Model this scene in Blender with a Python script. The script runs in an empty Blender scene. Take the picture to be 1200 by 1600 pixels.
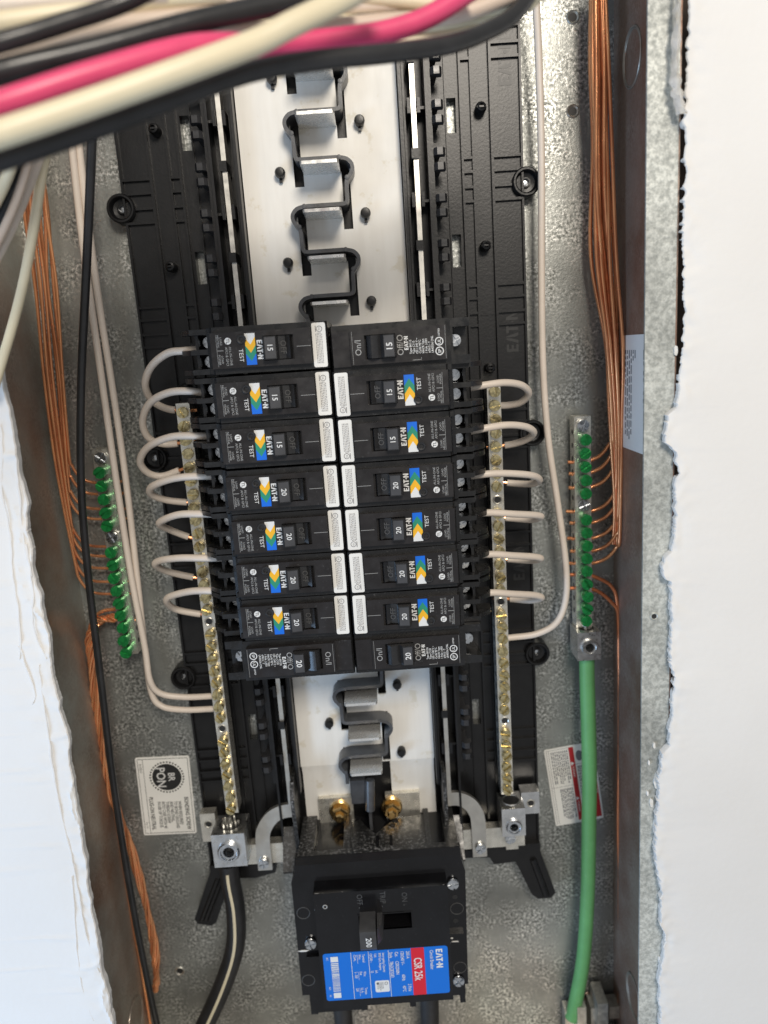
import bpy, bmesh, math, random
from mathutils import Vector, Matrix, noise

# ------------------------------------------------------------------ camera, light, exposure
# Panel space is in inches: x to the right of the breaker centreline, y up, z out of the wall.
IN = 0.0254
LIFT = 58.0
A3 = Matrix(((1, 0, 0), (0, 0, -1), (0, 1, 0)))           # panel axes -> world axes (y up becomes Z up)
def W(p): return A3 @ Vector((p[0], p[1], p[2])) * IN + Vector((0, 0, LIFT * IN))

CAM_R = Matrix(((0.9976944974582755, 0.06779559388140323, -0.0030736284334583414),
                (-0.0655935650624795, 0.9749288748332353, 0.21262919187824628),
                (0.017411891450195532, -0.2119373644892982, 0.977128128532516)))
CAM_C = Vector((0.86337822, -0.15759275, 19.25437983))
CAM_F = 1155.95

sc = bpy.context.scene
cam_data = bpy.data.cameras.new('camera')
cam = bpy.data.objects.new('camera', cam_data)
sc.collection.objects.link(cam)
cam.matrix_world = Matrix.Translation(W(CAM_C)) @ (A3 @ CAM_R).to_4x4()
cam_data.sensor_width = 36
cam_data.lens = CAM_F / 1600 * 36
cam_data.clip_start = 0.01
cam_data.clip_end = 50
cam_data.dof.use_dof = True
cam_data.dof.focus_distance = 16.9 * IN
cam_data.dof.aperture_fstop = (cam_data.lens / 1000) / 0.0046
sc.camera = cam

world = bpy.data.worlds.new('World')
sc.world = world
world.use_nodes = True
wb = world.node_tree.nodes['Background']
wb.inputs[0].default_value = (0.95, 0.97, 1.0, 1)
wb.inputs[1].default_value = 0.36

def lamp(name, loc, target, size, power, col):
    l = bpy.data.lights.new(name, 'AREA')
    l.shape = 'RECTANGLE'; l.size, l.size_y = size[0] * IN, size[1] * IN
    l.energy = power; l.color = col
    o = bpy.data.objects.new(name, l)
    sc.collection.objects.link(o)
    o.location = W(loc)
    o.rotation_euler = (W(target) - W(loc)).to_track_quat('-Z', 'Y').to_euler()
    return o
lamp('room_light', (9.8, 24, 46), (0, -3, 0), (13, 13), 11.5, (1.0, 0.915, 0.80))
lamp('window_light', (-33, -26, 24), (-4, -8, 1), (18, 24), 6.4, (0.42, 0.66, 1.0))

sc.view_settings.view_transform = 'Standard'
sc.view_settings.look = 'None'
sc.view_settings.exposure = 0.13
sc.view_settings.gamma = 1.0
sc.render.engine = 'CYCLES'
random.seed(7)

def P(px, py, z):
    """point of the panel at depth z seen at photo coordinates (1200 x 1600)"""
    d = CAM_R @ Vector(((px - 600) / CAM_F, -(py - 800) / CAM_F, -1))
    return CAM_C + d * ((z - CAM_C.z) / d.z)

# ------------------------------------------------------------------ materials
MATS = {}
def new_mat(name):
    m = bpy.data.materials.new(name); m.use_nodes = True
    MATS[name] = m
    nt = m.node_tree
    return m, nt, nt.nodes['Principled BSDF']
def rgba(c): return (c[0], c[1], c[2], 1)
def tex_noise(nt, coord, scale, detail=3, rough=.55):
    n = nt.nodes.new('ShaderNodeTexNoise')
    n.inputs['Scale'].default_value = scale; n.inputs['Detail'].default_value = detail
    n.inputs['Roughness'].default_value = rough
    nt.links.new(coord, n.inputs['Vector'])
    return n.outputs['Fac']
def ramp(nt, fac, stops):
    r = nt.nodes.new('ShaderNodeValToRGB')
    e = r.color_ramp.elements
    while len(e) < len(stops): e.new(0.5)
    for i, (p, c) in enumerate(stops):
        e[i].position = p; e[i].color = rgba(c) if hasattr(c, '__len__') else (c, c, c, 1)
    nt.links.new(fac, r.inputs[0])
    return r.outputs[0]
def mix(nt, fac, a, b):
    n = nt.nodes.new('ShaderNodeMix'); n.data_type = 'RGBA'
    for sock, v in ((n.inputs[0], fac), (n.inputs[6], a), (n.inputs[7], b)):
        if isinstance(v, bpy.types.NodeSocket): nt.links.new(v, sock)
        elif hasattr(v, '__len__'): sock.default_value = rgba(v)
        else: sock.default_value = v
    return n.outputs[2]
def bump(nt, bs, h, strength, dist):
    n = nt.nodes.new('ShaderNodeBump'); n.inputs['Strength'].default_value = strength
    n.inputs['Distance'].default_value = dist
    nt.links.new(h, n.inputs['Height']); nt.links.new(n.outputs[0], bs.inputs['Normal'])
def coords(nt, kind='Object'):
    if kind == 'Own':
        t = nt.nodes.new('ShaderNodeTexCoord').outputs['Object']; i = nt.nodes.new('ShaderNodeObjectInfo').outputs['Random']
        a = nt.nodes.new('ShaderNodeVectorMath'); a.operation = 'ADD'
        nt.links.new(t, a.inputs[0]); nt.links.new(i, a.inputs[1]); return a.outputs[0]
    if kind == 'Position':
        return nt.nodes.new('ShaderNodeNewGeometry').outputs['Position']
    return nt.nodes.new('ShaderNodeTexCoord').outputs[kind]

def mat(name, col, rough=.5, metal=0.0, var=.0, vscale=120, bmp=0.0, bscale=900, rvar=0.0, spec=.5, dust=0.0, dscale=700, dlow=.6, dcol=(.5, .5, .48), kind='Object', coat=0):
    m, nt, b = new_mat(name)
    b.inputs['Roughness'].default_value = rough; b.inputs['Metallic'].default_value = metal
    b.inputs['Specular IOR Level'].default_value = spec
    b.inputs['Coat Weight'].default_value = coat; b.inputs['Coat Roughness'].default_value = .1
    c = coords(nt, kind)
    out = None
    if var:
        f = tex_noise(nt, c, vscale, 4)
        lo = [x * (1 - var) for x in col]; hi = [min(1, x * (1 + var)) for x in col]
        out = ramp(nt, f, ((.3, lo), (.7, hi)))
    if dust:
        f = tex_noise(nt, c, dscale, 4, .7)
        g = tex_noise(nt, c, dscale * .07, 3)
        mul = nt.nodes.new('ShaderNodeMath'); mul.operation = 'MULTIPLY'
        nt.links.new(ramp(nt, f, ((dlow, 0.0), (dlow + .12, dust))), mul.inputs[0])
        nt.links.new(ramp(nt, g, ((.4, .15), (.68, 1.0))), mul.inputs[1])
        out = mix(nt, mul.outputs[0], out if out else col, dcol)
    if out: nt.links.new(out, b.inputs['Base Color'])
    else: b.inputs['Base Color'].default_value = rgba(col)
    if rvar:
        f = tex_noise(nt, c, vscale * 1.7, 4)
        nt.links.new(ramp(nt, f, ((.3, max(.03, rough - rvar)), (.7, min(1, rough + rvar)))), b.inputs['Roughness'])
    if bmp:
        bump(nt, b, tex_noise(nt, c, bscale, 3), bmp, .0006)
    return m

def galvanized(name, lo, hi, flat, metal, rough, grain=520, mask=(.42, .58), bs=.35, stain_tints=((.66, .66, .66), (1.1, 1.1, 1.1))):
    m, nt, b = new_mat(name)
    c = coords(nt, 'Position')
    fine = tex_noise(nt, c, grain, 3, .65)
    big = tex_noise(nt, c, 40, 6, .6)
    g = ramp(nt, fine, ((.36, lo), (.5, flat), (.64, hi)))
    k = ramp(nt, big, ((mask[0], 0.0), (mask[1], 1.0)))
    col = mix(nt, k, flat, g)
    stain_tint = ramp(nt, tex_noise(nt, c, 14, 6, .65), ((.35, stain_tints[0]), (.62, stain_tints[1])))
    mp = nt.nodes.new('ShaderNodeMapping'); mp.inputs['Rotation'].default_value = (0, .5, .2); mp.inputs['Scale'].default_value = (1, 1, .03)
    nt.links.new(c, mp.inputs['Vector'])
    scr = ramp(nt, tex_noise(nt, mp.outputs[0], 900, 2), ((.70, 0.0), (.74, .35)))
    col = mix(nt, scr, col, hi)
    mm = nt.nodes.new('ShaderNodeMix'); mm.data_type = 'RGBA'; mm.blend_type = 'MULTIPLY'
    mm.inputs[0].default_value = 1.0
    nt.links.new(col, mm.inputs[6]); nt.links.new(stain_tint, mm.inputs[7])
    nt.links.new(mm.outputs[2], b.inputs['Base Color'])
    b.inputs['Metallic'].default_value = metal
    nt.links.new(ramp(nt, fine, ((.35, rough + .1), (.65, rough - .1))), b.inputs['Roughness'])
    bump(nt, b, fine, bs, .0005)
    return m
galvanized('galv', (.11, .115, .105), (.86, .86, .82), (.33, .34, .32), .6, .38, bs=.3)
galvanized('galv_side', (.32, .32, .30), (.56, .56, .53), (.44, .445, .42), .65, .40, mask=(.5, .75), bs=.12, stain_tints=((.72, .52, .42), (1.05, 1.06, 1.02)))  # brown in the tint also paints in a reflection of the copper
galvanized('galv_brown', (.25, .19, .15), (.46, .38, .32), (.36, .28, .23), .45, .42, mask=(.5, .75), bs=.12, stain_tints=((.62, .42, .34), (1.0, 1.0, 1.0)))  # brown tint: stains plus the copper wires' reflection put into the colour
galvanized('galv_flange', (.36, .37, .34), (.62, .63, .58), (.48, .49, .45), .15, .55, grain=420, mask=(.2, .4), bs=.6)
mat('tray_plastic', (.009, .009, .0095), .34, var=.25, bmp=.12, bscale=700, spec=.4, dust=.15, dscale=260, dlow=.6, dcol=(.05, .05, .05))
mat('hook_plastic', (.03, .03, .032), .32, var=.3, rvar=.1)
mat('breaker_plastic', (.011, .011, .0115), .30, var=.3, vscale=90, bmp=.06, bscale=1500, rvar=.14, dust=.7, dscale=700, dlow=.6, dcol=(.12, .12, .12), kind='Own')
mat('breaker_face', (.013, .011, .011), .36, var=.3, vscale=80, rvar=.14, dust=.6, dscale=500, dlow=.6, dcol=(.08, .08, .08), kind='Own')
mat('handle_plastic', (.02, .02, .021), .28, var=.2, rvar=.08, bmp=.05)
mat('toggle_plastic', (.045, .045, .047), .35, var=.2, rvar=.08, bmp=.05)
mat('rating_grey', (.055, .055, .058), .35, var=.15)
mat('main_plastic', (.006, .006, .007), .15, var=.3, vscale=60, rvar=.05, spec=.4, dust=.6, dscale=1300, dlow=.66, dcol=(.4, .4, .41))
mat('main_dusty', (.011, .011, .011), .35, var=.4, vscale=160, rvar=.1, dust=.85, dscale=500, dlow=.5, dcol=(.32, .32, .32))
mat('wear_glint_grey', (.30, .30, .30), .6, var=.5, vscale=400)  # grey for scuffs and the painted edge highlight
mat('stab_metal', (.78, .77, .74), .26, .7, var=.1, vscale=100, rvar=.08)
mat('barrier_plastic', (.065, .067, .072), .34, var=.3, bmp=.1, dust=.5, dscale=900, dlow=.6, dcol=(.3, .3, .3))
mat('mark_black', (.02, .02, .02), .5)
mat('emboss_grey', (.07, .07, .07), .45)
mat('emboss_black', (.022, .022, .022), .4)
mat('print_white', (.72, .72, .70), .5)
mat('print_grey', (.36, .36, .35), .5)
mat('print_black', (.02, .02, .02), .55)
mat('print_dim', (.30, .30, .29), .5)
mat('paper_grey', (.16, .16, .17), .6)
mat('stripe_yellow', (.86, .46, .02), .45)
mat('stripe_green', (.02, .26, .16), .45)
mat('stripe_blue', (.0, .14, .68), .45)
mat('label_blue', (.0, .15, .62), .4)
mat('label_red', (.62, .012, .03), .4)
mat('danger_red', (.42, .015, .02), .5)
mat('sticker_white', (.80, .79, .75), .5, var=.04, vscale=40)
mat('sticker_silver', (.86, .85, .80), .45, metal=0, var=.06, vscale=30)
mat('sticker_paper', (.90, .89, .87), .5, var=.03, vscale=40)
mat('sticker_cool', (.78, .765, .72), .5, var=.04, vscale=40)
mat('zinc', (.62, .64, .66), .26, 1.0, var=.2, vscale=300, rvar=.1)
mat('aluminium', (.70, .70, .69), .33, 1.0, var=.15, vscale=200, rvar=.1, bmp=.05)
mat('tin_bar', (.74, .71, .63), .3, .8, var=.18, vscale=160, rvar=.1, bmp=.04)
mat('rail_metal', (.62, .60, .55), .36, .9, var=.1, vscale=160, rvar=.08)
mat('brass', (.58, .49, .27), .22, .95, var=.5, vscale=350, rvar=.1)
mat('brass_nut', (.72, .48, .20), .22, 1.0, var=.15, vscale=200)
mat('green_screw', (.03, .34, .09), .16, .55, var=.35, vscale=400, rvar=.1, coat=.4)
mat('copper', (1.0, .37, .17), .22, .65, var=.3, vscale=35, rvar=.1, kind='Own')
mat('copper_dull', (.72, .24, .10), .34, .6, var=.25, vscale=90, rvar=.1)
mat('wire_white', (.72, .63, .54), .42, var=.05, vscale=60, bmp=.05, bscale=600)
mat('wire_cream', (.74, .66, .47), .4, var=.06, vscale=40)
mat('wire_beige', (.62, .50, .40), .45, var=.06, vscale=40)
mat('wire_black', (.022, .022, .023), .3, var=.3, vscale=70, bmp=.15, bscale=300)
mat('wire_pink', (.74, .075, .19), .36, var=.05)
mat('wire_green', (.14, .40, .14), .55, var=.1, vscale=50, dust=.4, dscale=300, dlow=.55, dcol=(.3, .5, .3))
mat('cable_black', (.02, .02, .021), .5, var=.3, bmp=.1)
mat('connector_zinc', (.58, .57, .52), .38, .7, var=.3, vscale=200)

def bus_metal():
    m, nt, b = new_mat('bus_metal')
    c = coords(nt)
    st = nt.nodes.new('ShaderNodeMapping'); st.inputs['Scale'].default_value = (1, 1, .12)
    nt.links.new(c, st.inputs['Vector'])
    brush = tex_noise(nt, st.outputs[0], 160, 3)
    blot = tex_noise(nt, c, 75, 5, .6)
    base = ramp(nt, brush, ((.3, (.80, .775, .72)), (.7, (.87, .85, .80))))
    col = mix(nt, ramp(nt, blot, ((.60, 0.0), (.66, .5))), base, (.66, .60, .46))
    nt.links.new(col, b.inputs['Base Color'])
    b.inputs['Metallic'].default_value = .05
    b.inputs['Specular IOR Level'].default_value = .35
    nt.links.new(ramp(nt, blot, ((.3, .48), (.7, .62))), b.inputs['Roughness'])
    bump(nt, b, tex_noise(nt, c, 45, 2), .25, .001)
bus_metal()
def drywall_mat():
    m, nt, b = new_mat('drywall_paint')
    c = coords(nt, 'Position')
    f = tex_noise(nt, c, 6, 5)
    nt.links.new(ramp(nt, f, ((.3, (.74, .725, .70)), (.7, (.80, .79, .77)))), b.inputs['Base Color'])
    b.inputs['Roughness'].default_value = .75
    bump(nt, b, tex_noise(nt, c, 260, 4, .6), .35, .0005)
    m, nt, b = new_mat('plaster')
    c = coords(nt, 'Position')
    f = tex_noise(nt, c, 120, 4)
    nt.links.new(ramp(nt, f, ((.3, (.66, .63, .56)), (.6, (.82, .81, .79)))), b.inputs['Base Color'])
    b.inputs['Roughness'].default_value = .8
    bump(nt, b, tex_noise(nt, c, 420, 4, .6), .7, .001)
    mat('stud_wood_shade', (.05, .035, .025), .8, var=.3, vscale=60)  # wood colour darkened for the shade inside the gap
drywall_mat()

# ------------------------------------------------------------------ mesh helpers (panel inches)
class MB:
    def __init__(self): self.bm = bmesh.new(); self.mi = 0
    def _new(self, faces, bev=0, seg=1, ang=28):
        for f in faces: f.material_index = self.mi
        if bev:
            es = {e for f in faces for e in f.edges}
            es = [e for e in es if len(e.link_faces) == 2 and e.calc_face_angle(0) > math.radians(ang)]
            r = bmesh.ops.bevel(self.bm, geom=es, offset=bev, segments=seg, affect='EDGES', profile=.5, clamp_overlap=True)
            for f in r['faces']: f.material_index = self.mi
    def prism(self, poly, z0, z1, bev=0, seg=1, axis='z'):
        """extrude a 2-D outline: axis z: poly=(x,y); axis y: poly=(x,z) run over y; axis x: poly=(y,z)"""
        def pt(a, b, h):
            return (a, b, h) if axis == 'z' else (a, h, b) if axis == 'y' else (h, a, b)
        ar = sum(poly[i - 1][0] * poly[i][1] - poly[i][0] * poly[i - 1][1] for i in range(len(poly)))
        if (ar < 0) != (axis == 'y'): poly = poly[::-1]
        lo = [self.bm.verts.new(pt(a, b, z0)) for a, b in poly]
        hi = [self.bm.verts.new(pt(a, b, z1)) for a, b in poly]
        n = len(poly)
        fs = [self.bm.faces.new(lo[::-1]), self.bm.faces.new(hi)]
        for i in range(n):
            j = (i + 1) % n
            fs.append(self.bm.faces.new((lo[i], lo[j], hi[j], hi[i])))
        self._new(fs, bev, seg)
        return self
    def box(self, x0, x1, y0, y1, z0, z1, bev=0, seg=1):
        return self.prism([(x0, y0), (x1, y0), (x1, y1), (x0, y1)], z0, z1, bev, seg)
    def flat(self, poly, z):
        ar = sum(poly[i - 1][0] * poly[i][1] - poly[i][0] * poly[i - 1][1] for i in range(len(poly)))
        if ar < 0: poly = poly[::-1]
        f = self.bm.faces.new([self.bm.verts.new((a, b, z)) for a, b in poly]); f.material_index = self.mi
        return self
    def rect(self, x0, x1, y0, y1, z): return self.flat([(x0, y0), (x1, y0), (x1, y1), (x0, y1)], z)
    def disc(self, x, y, r, z, n=20, ry=None):
        ry = ry or r
        return self.flat([(x + r * math.cos(2 * math.pi * i / n), y + ry * math.sin(2 * math.pi * i / n)) for i in range(n)], z)
    def ring_flat(self, x, y, r0, r1, z, n=24):
        for i in range(n):
            a, b = 2 * math.pi * i / n, 2 * math.pi * (i + 1) / n
            self.flat([(x + r0 * math.cos(a), y + r0 * math.sin(a)), (x + r1 * math.cos(a), y + r1 * math.sin(a)),
                       (x + r1 * math.cos(b), y + r1 * math.sin(b)), (x + r0 * math.cos(b), y + r0 * math.sin(b))], z)
        return self
    def frame(self, x0, x1, y0, y1, a0, a1, b0, b1, z0, z1, bev=0):
        """slab with a rectangular opening a0..a1 x b0..b1"""
        v = self.bm.verts.new
        o = [(x0, y0), (x1, y0), (x1, y1), (x0, y1)]; h = [(a0, b0), (a1, b0), (a1, b1), (a0, b1)]
        ot, ob = [v((*p, z1)) for p in o], [v((*p, z0)) for p in o]
        ht, hb = [v((*p, z1)) for p in h], [v((*p, z0)) for p in h]
        fs = []
        for i in range(4):
            j = (i + 1) % 4
            for q in ((ot[i], ot[j], ht[j], ht[i]), (ob[j], ob[i], hb[i], hb[j]), (ob[i], ob[j], ot[j], ot[i]), (hb[j], hb[i], ht[i], ht[j])):
                fs.append(self.bm.faces.new(q))
        self._new(fs, bev)
        return self
    def lathe(self, prof, c=(0, 0, 0), n=20, axis='z'):
        """prof = [(r, h)...] from the bottom up; r = 0 closes"""
        def pt(r, h, a):
            u, w = r * math.cos(a), r * math.sin(a)
            return Vector(c) + Vector((u, w, h) if axis == 'z' else (w, h, u) if axis == 'y' else (h, u, w))
        rings = []
        for r, h in prof:
            rings.append([self.bm.verts.new(pt(0, h, 0))] if r == 0 else [self.bm.verts.new(pt(r, h, 2 * math.pi * i / n)) for i in range(n)])
        fs = []
        for a, b in zip(rings, rings[1:]):
            for i in range(n):
                j = (i + 1) % n
                if len(a) == 1 and len(b) == 1: continue
                if len(a) == 1: q = (a[0], b[j], b[i])
                elif len(b) == 1: q = (a[i], a[j], b[0])
                else: q = (a[i], a[j], b[j], b[i])
                if axis == 'y' or axis == 'x' or axis == 'z': fs.append(self.bm.faces.new(q))
        self._new(fs)
        return self
    def tube(self, pts, r, n=12, caps=True):
        pts = [Vector(p) for p in pts]
        m = len(pts)
        rs = r if hasattr(r, '__len__') else [r] * m
        t = [(pts[min(i + 1, m - 1)] - pts[max(i - 1, 0)]).normalized() for i in range(m)]
        u = t[0].orthogonal().normalized()
        rings = []
        for i in range(m):
            if i: u = (u - t[i] * u.dot(t[i])).normalized()
            w = t[i].cross(u)
            rings.append([self.bm.verts.new(pts[i] + (u * math.cos(2 * math.pi * k / n) + w * math.sin(2 * math.pi * k / n)) * rs[i]) for k in range(n)])
        fs = []
        for a, b in zip(rings, rings[1:]):
            for k in range(n):
                j = (k + 1) % n
                fs.append(self.bm.faces.new((a[k], a[j], b[j], b[k])))
        if caps:
            fs.append(self.bm.faces.new(rings[0][::-1])); fs.append(self.bm.faces.new(rings[-1]))
        self._new(fs)
        return self
    def ribbon(self, pts, width, z0, z1, bev=0):
        """upright wall or flat strap following an xy path"""
        n = len(pts); L, R_ = [], []
        for i in range(n):
            a, b = Vector(pts[max(i - 1, 0)]), Vector(pts[min(i + 1, n - 1)])
            d = (b - a).normalized(); nr = Vector((-d.y, d.x)) * width / 2
            c = Vector(pts[i]); L.append(c + nr); R_.append(c - nr)
        v = self.bm.verts.new; fs = []
        q = [(v((*L[i], z0)), v((*L[i], z1)), v((*R_[i], z1)), v((*R_[i], z0))) for i in range(n)]
        for a, b in zip(q, q[1:]):
            for k in range(4):
                j = (k + 1) % 4
                fs.append(self.bm.faces.new((a[k], a[j], b[j], b[k])))
        fs.append(self.bm.faces.new(q[0][::-1])); fs.append(self.bm.faces.new(q[-1]))
        self._new(fs, bev)
        return self
    def text(self, s, size, x, y, z, rot=0, bold=0.0, sx=1.0, align='C'):
        vs, fs, wd, ht = glyphs(s, bold)
        off = {'C': wd / 2, 'L': 0, 'R': wd}[align]
        c, sn = math.cos(rot), math.sin(rot)
        bv = []
        for a, b in vs:
            a = (a - off) * size * sx; b = (b - .35) * size
            bv.append(self.bm.verts.new((x + a * c - b * sn, y + a * sn + b * c, z)))
        for f in fs:
            try:
                g = self.bm.faces.new([bv[i] for i in f]); g.material_index = self.mi
            except ValueError: pass
        return self
    def logo(self, h, x, y, z, rot=0):
        """bold maker's lettering, cap height h, drawn as outlines"""
        c, sn = math.cos(rot), math.sin(rot)
        polys = [[(0, 0), (.62, 0), (.62, .2), (.24, .2), (.24, .4), (.56, .4), (.56, .6), (.24, .6), (.24, .8), (.62, .8), (.62, 1), (0, 1)],
                 [(.68, 0), (.93, 0), (1.12, .62), (1.12, 1), (1.0, 1)], [(1.2, .36), (1.32, 0), (1.57, 0), (1.28, 1), (1.2, 1)],
                 [(1.76, 0), (2.0, 0), (2.0, .79), (2.22, .79), (2.22, 1), (1.5, 1), (1.57, .79), (1.76, .79)],
                 [(2.38 + .14 * math.cos(k), .46 + .14 * math.sin(k)) for k in [i * math.pi / 6 for i in range(12)]],
                 [(2.58, 0), (2.81, 0), (2.81, .62), (3.09, 0), (3.32, 0), (3.32, 1), (3.09, 1), (3.09, .38), (2.81, 1), (2.58, 1)]]
        for p in polys:
            q = [((a - 1.66) * h, (b - .5) * h) for a, b in p]
            bmv = [self.bm.verts.new((x + a * c - b * sn, y + a * sn + b * c, z)) for a, b in q]
            f = self.bm.faces.new(bmv); f.material_index = self.mi
        return self
    def done(self):
        me = bpy.data.meshes.new('m')
        self.bm.normal_update()
        big = [f for f in self.bm.faces if len(f.verts) > 4]
        if big: bmesh.ops.triangulate(self.bm, faces=big)
        self.bm.to_mesh(me); self.bm.free()
        me.transform(A3.to_4x4() @ Matrix.Scale(IN, 4))
        me.polygons.foreach_set('use_smooth', [True] * len(me.polygons))
        me.set_sharp_from_angle(angle=math.radians(32))
        return me

GL = {}
def glyphs(s, bold):
    k = (s, bold)
    if k not in GL:
        cu = bpy.data.curves.new('t', 'FONT'); cu.body = s; cu.size = 1; cu.offset = bold; cu.resolution_u = 2
        cu.fill_mode = 'FRONT'
        ob = bpy.data.objects.new('t', cu); sc.collection.objects.link(ob)
        dg = bpy.context.evaluated_depsgraph_get(); dg.update()
        me = bpy.data.meshes.new_from_object(ob.evaluated_get(dg))
        vs = [(v.co.x, v.co.y) for v in me.vertices]; fs = [tuple(p.vertices) for p in me.polygons]
        bpy.data.objects.remove(ob); bpy.data.curves.remove(cu); bpy.data.meshes.remove(me)
        xs = [v[0] for v in vs] or [0]
        vs = [(a - min(xs), b) for a, b in vs]
        GL[k] = (vs, fs, max(xs) - min(xs), 1)
    return GL[k]

def link(name, data, parent=None, loc=(0, 0, 0), rot=0.0):
    o = bpy.data.objects.new(name, data); sc.collection.objects.link(o)
    v = A3 @ Vector(loc) * IN
    if parent is None: v += Vector((0, 0, LIFT * IN))
    o.location = v; o.rotation_euler = (0, -rot, 0)
    if parent: o.parent = parent
    return o
def part(name, mb, mats, parent, loc=(0, 0, 0), rot=0.0):
    me = mb.done() if isinstance(mb, MB) else mb
    if not len(me.materials):
        for m in ([mats] if isinstance(mats, str) else mats): me.materials.append(MATS[m])
    me.name = name
    return link(name, me, parent, loc, rot)
def tag(o, label, cat, group=None, kind=None):
    o['label'] = label; o['category'] = cat
    if group: o['group'] = group
    if kind: o['kind'] = kind
    return o
def thing(name, label, cat, loc=(0, 0, 0), rot=0.0, group=None):
    return tag(link(name, None, None, loc, rot), label, cat, group)
def dup(root, loc, rot=0.0):
    def cp(o, par):
        c = o.copy(); sc.collection.objects.link(c); c.parent = par
        for ch in o.children: cp(ch, c)
        return c
    r = cp(root, None)
    r.location = A3 @ Vector(loc) * IN + Vector((0, 0, LIFT * IN)); r.rotation_euler = (0, -rot, 0)
    return r

def catmull(pts, n=8):
    pts = [Vector(p) for p in pts]
    q = [2 * pts[0] - pts[1]] + pts + [2 * pts[-1] - pts[-2]]
    out = []
    for i in range(1, len(q) - 2):
        a, b, c, d = q[i - 1:i + 3]
        for k in range(n):
            t = k / n
            out.append(.5 * ((2 * b) + (c - a) * t + (2 * a - 5 * b + 4 * c - d) * t * t + (3 * b - a - 3 * c + d) * t ** 3))
    out.append(pts[-1])
    return out
ORD = ['first', 'second', 'third', 'fourth', 'fifth', 'sixth', 'seventh', 'eighth', 'ninth', 'tenth', 'eleventh', 'twelfth', 'thirteenth', 'fourteenth', 'fifteenth']

def greek(mb, x0, x1, y0, y1, z, rows, h, rot90=0, rnd=random):
    """lines of small illegible print as word-long dashes; lines run along y downward, stacked from x1 to x0"""
    for r in range(rows):
        xc = x1 - (r + .5) * (x1 - x0) / rows
        y = y1; end = y0 + rnd.random() * (y1 - y0) * .3
        while y > end:
            w = h * rnd.uniform(1.2, 4.5)
            mb.rect(xc - h / 2, xc + h / 2, max(y - w, y0), y, z); y -= w + h * .9

# ------------------------------------------------------------------ drywall
def polyx(tbl, y):
    if y >= tbl[0][1]: return tbl[0][0]
    for (xa, ya), (xb, yb) in zip(tbl, tbl[1:]):
        if yb <= y <= ya: return xa + (xb - xa) * (ya - y) / (ya - yb + 1e-9)
    return tbl[-1][0]
def drywall(px, side, far, label):
    zf = 4.12
    tbl = [(P(x, y, zf).x, P(x, y, zf).y) for x, y in px]
    rootx = 7.25 * side
    bm = bmesh.new()
    cols = [0, .02, .05, .09, .14, .2, .28, .4, .55, .8, 1.2, 2, 4, far]
    ys = [tbl[0][1] + 1.5]
    while ys[-1] > -23: ys.append(ys[-1] - .035)
    grid = []
    for y in ys:
        e = polyx(tbl, y) + (.05 if side > 0 else .09) * noise.noise(Vector((side * 5, y * (3.1 if side > 0 else 1.3), 2))) + (.045 if side > 0 else .025) * noise.noise(Vector((side * 9, y * (8 if side > 0 else 4.5), 5))) + (.03 if side > 0 else .012) * noise.noise(Vector((side * 3, y * 21, 8)))
        row = []
        over = e * side < 7.08
        row.append(bm.verts.new((e + side * (.02 if over or side < 0 else .45), y, 3.915 if over else 3.5)))
        for c in cols:
            x = e + side * c
            fall = math.exp(-c / .35)
            z = zf - (.03 if c == 0 else 0)
            z += fall * (.05 * noise.noise(Vector((x * 2, y * 1.6, 1))) + .03 * noise.noise(Vector((x * 7, y * 5, 7))))
            cr = abs(noise.noise(Vector((x * 1.1 + side, y * .55, 12))))
            if side < 0: z += .035 * max(0, 1 - cr / .05) * (1 if c < 2.5 else 0) + .03 * noise.noise(Vector((x * .8, y * .4, 31)))
            z += .012 * noise.noise(Vector((x * .9, y * .7, 3)))
            row.append(bm.verts.new((x, y, max(z, 3.95))))
        grid.append(row)
    for a, b in zip(grid, grid[1:]):
        for i in range(len(a) - 1):
            q = (a[i], b[i], b[i + 1], a[i + 1])
            bm.faces.new(q if side > 0 else q[::-1])
    mb = MB(); mb.bm.free(); mb.bm = bm
    me = mb.done()
    o = part('drywall', me, 'drywall_paint', None)
    tag(o, label, 'wall', kind='structure')
    return o
RIGHT_EDGE = [(1078, -60), (1076, 60), (1073, 130), (1070, 160), (1071, 250), (1068, 330), (1067, 400), (1070, 480), (1066, 545), (1062, 600), (1057, 634), (1044, 648), (1040, 672), (1038, 690),
              (1047, 698), (1058, 708), (1060, 740), (1054, 758), (1056, 790), (1054, 830), (1050, 862), (1042, 868), (1035, 888), (1038, 906), (1048, 908), (1050, 960), (1047, 1030),
              (1053, 1060), (1050, 1120), (1045, 1168), (1034, 1178), (1030, 1230), (1026, 1290), (1023, 1330), (1028, 1368), (1034, 1400), (1032, 1440), (1040, 1466), (1037, 1490), (1030, 1530), (1032, 1600), (1030, 1700)]
LEFT_EDGE = [(-60, 300), (-20, 450), (2, 590), (14, 640), (24, 690), (30, 720), (36, 770), (44, 830), (50, 862), (60, 920), (72, 985), (86, 1070), (92, 1100), (104, 1155), (113, 1215), (121, 1264), (128, 1310), (136, 1365), (143, 1420), (152, 1465), (160, 1512), (170, 1560), (176, 1600), (190, 1700)]
WR = drywall(RIGHT_EDGE, 1, 14, 'warm white drywall with a torn edge beside the green cable')
WL = drywall(LEFT_EDGE, -1, 14, 'cracked bluish white drywall with rough compound beside the twisted copper cable')
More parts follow.
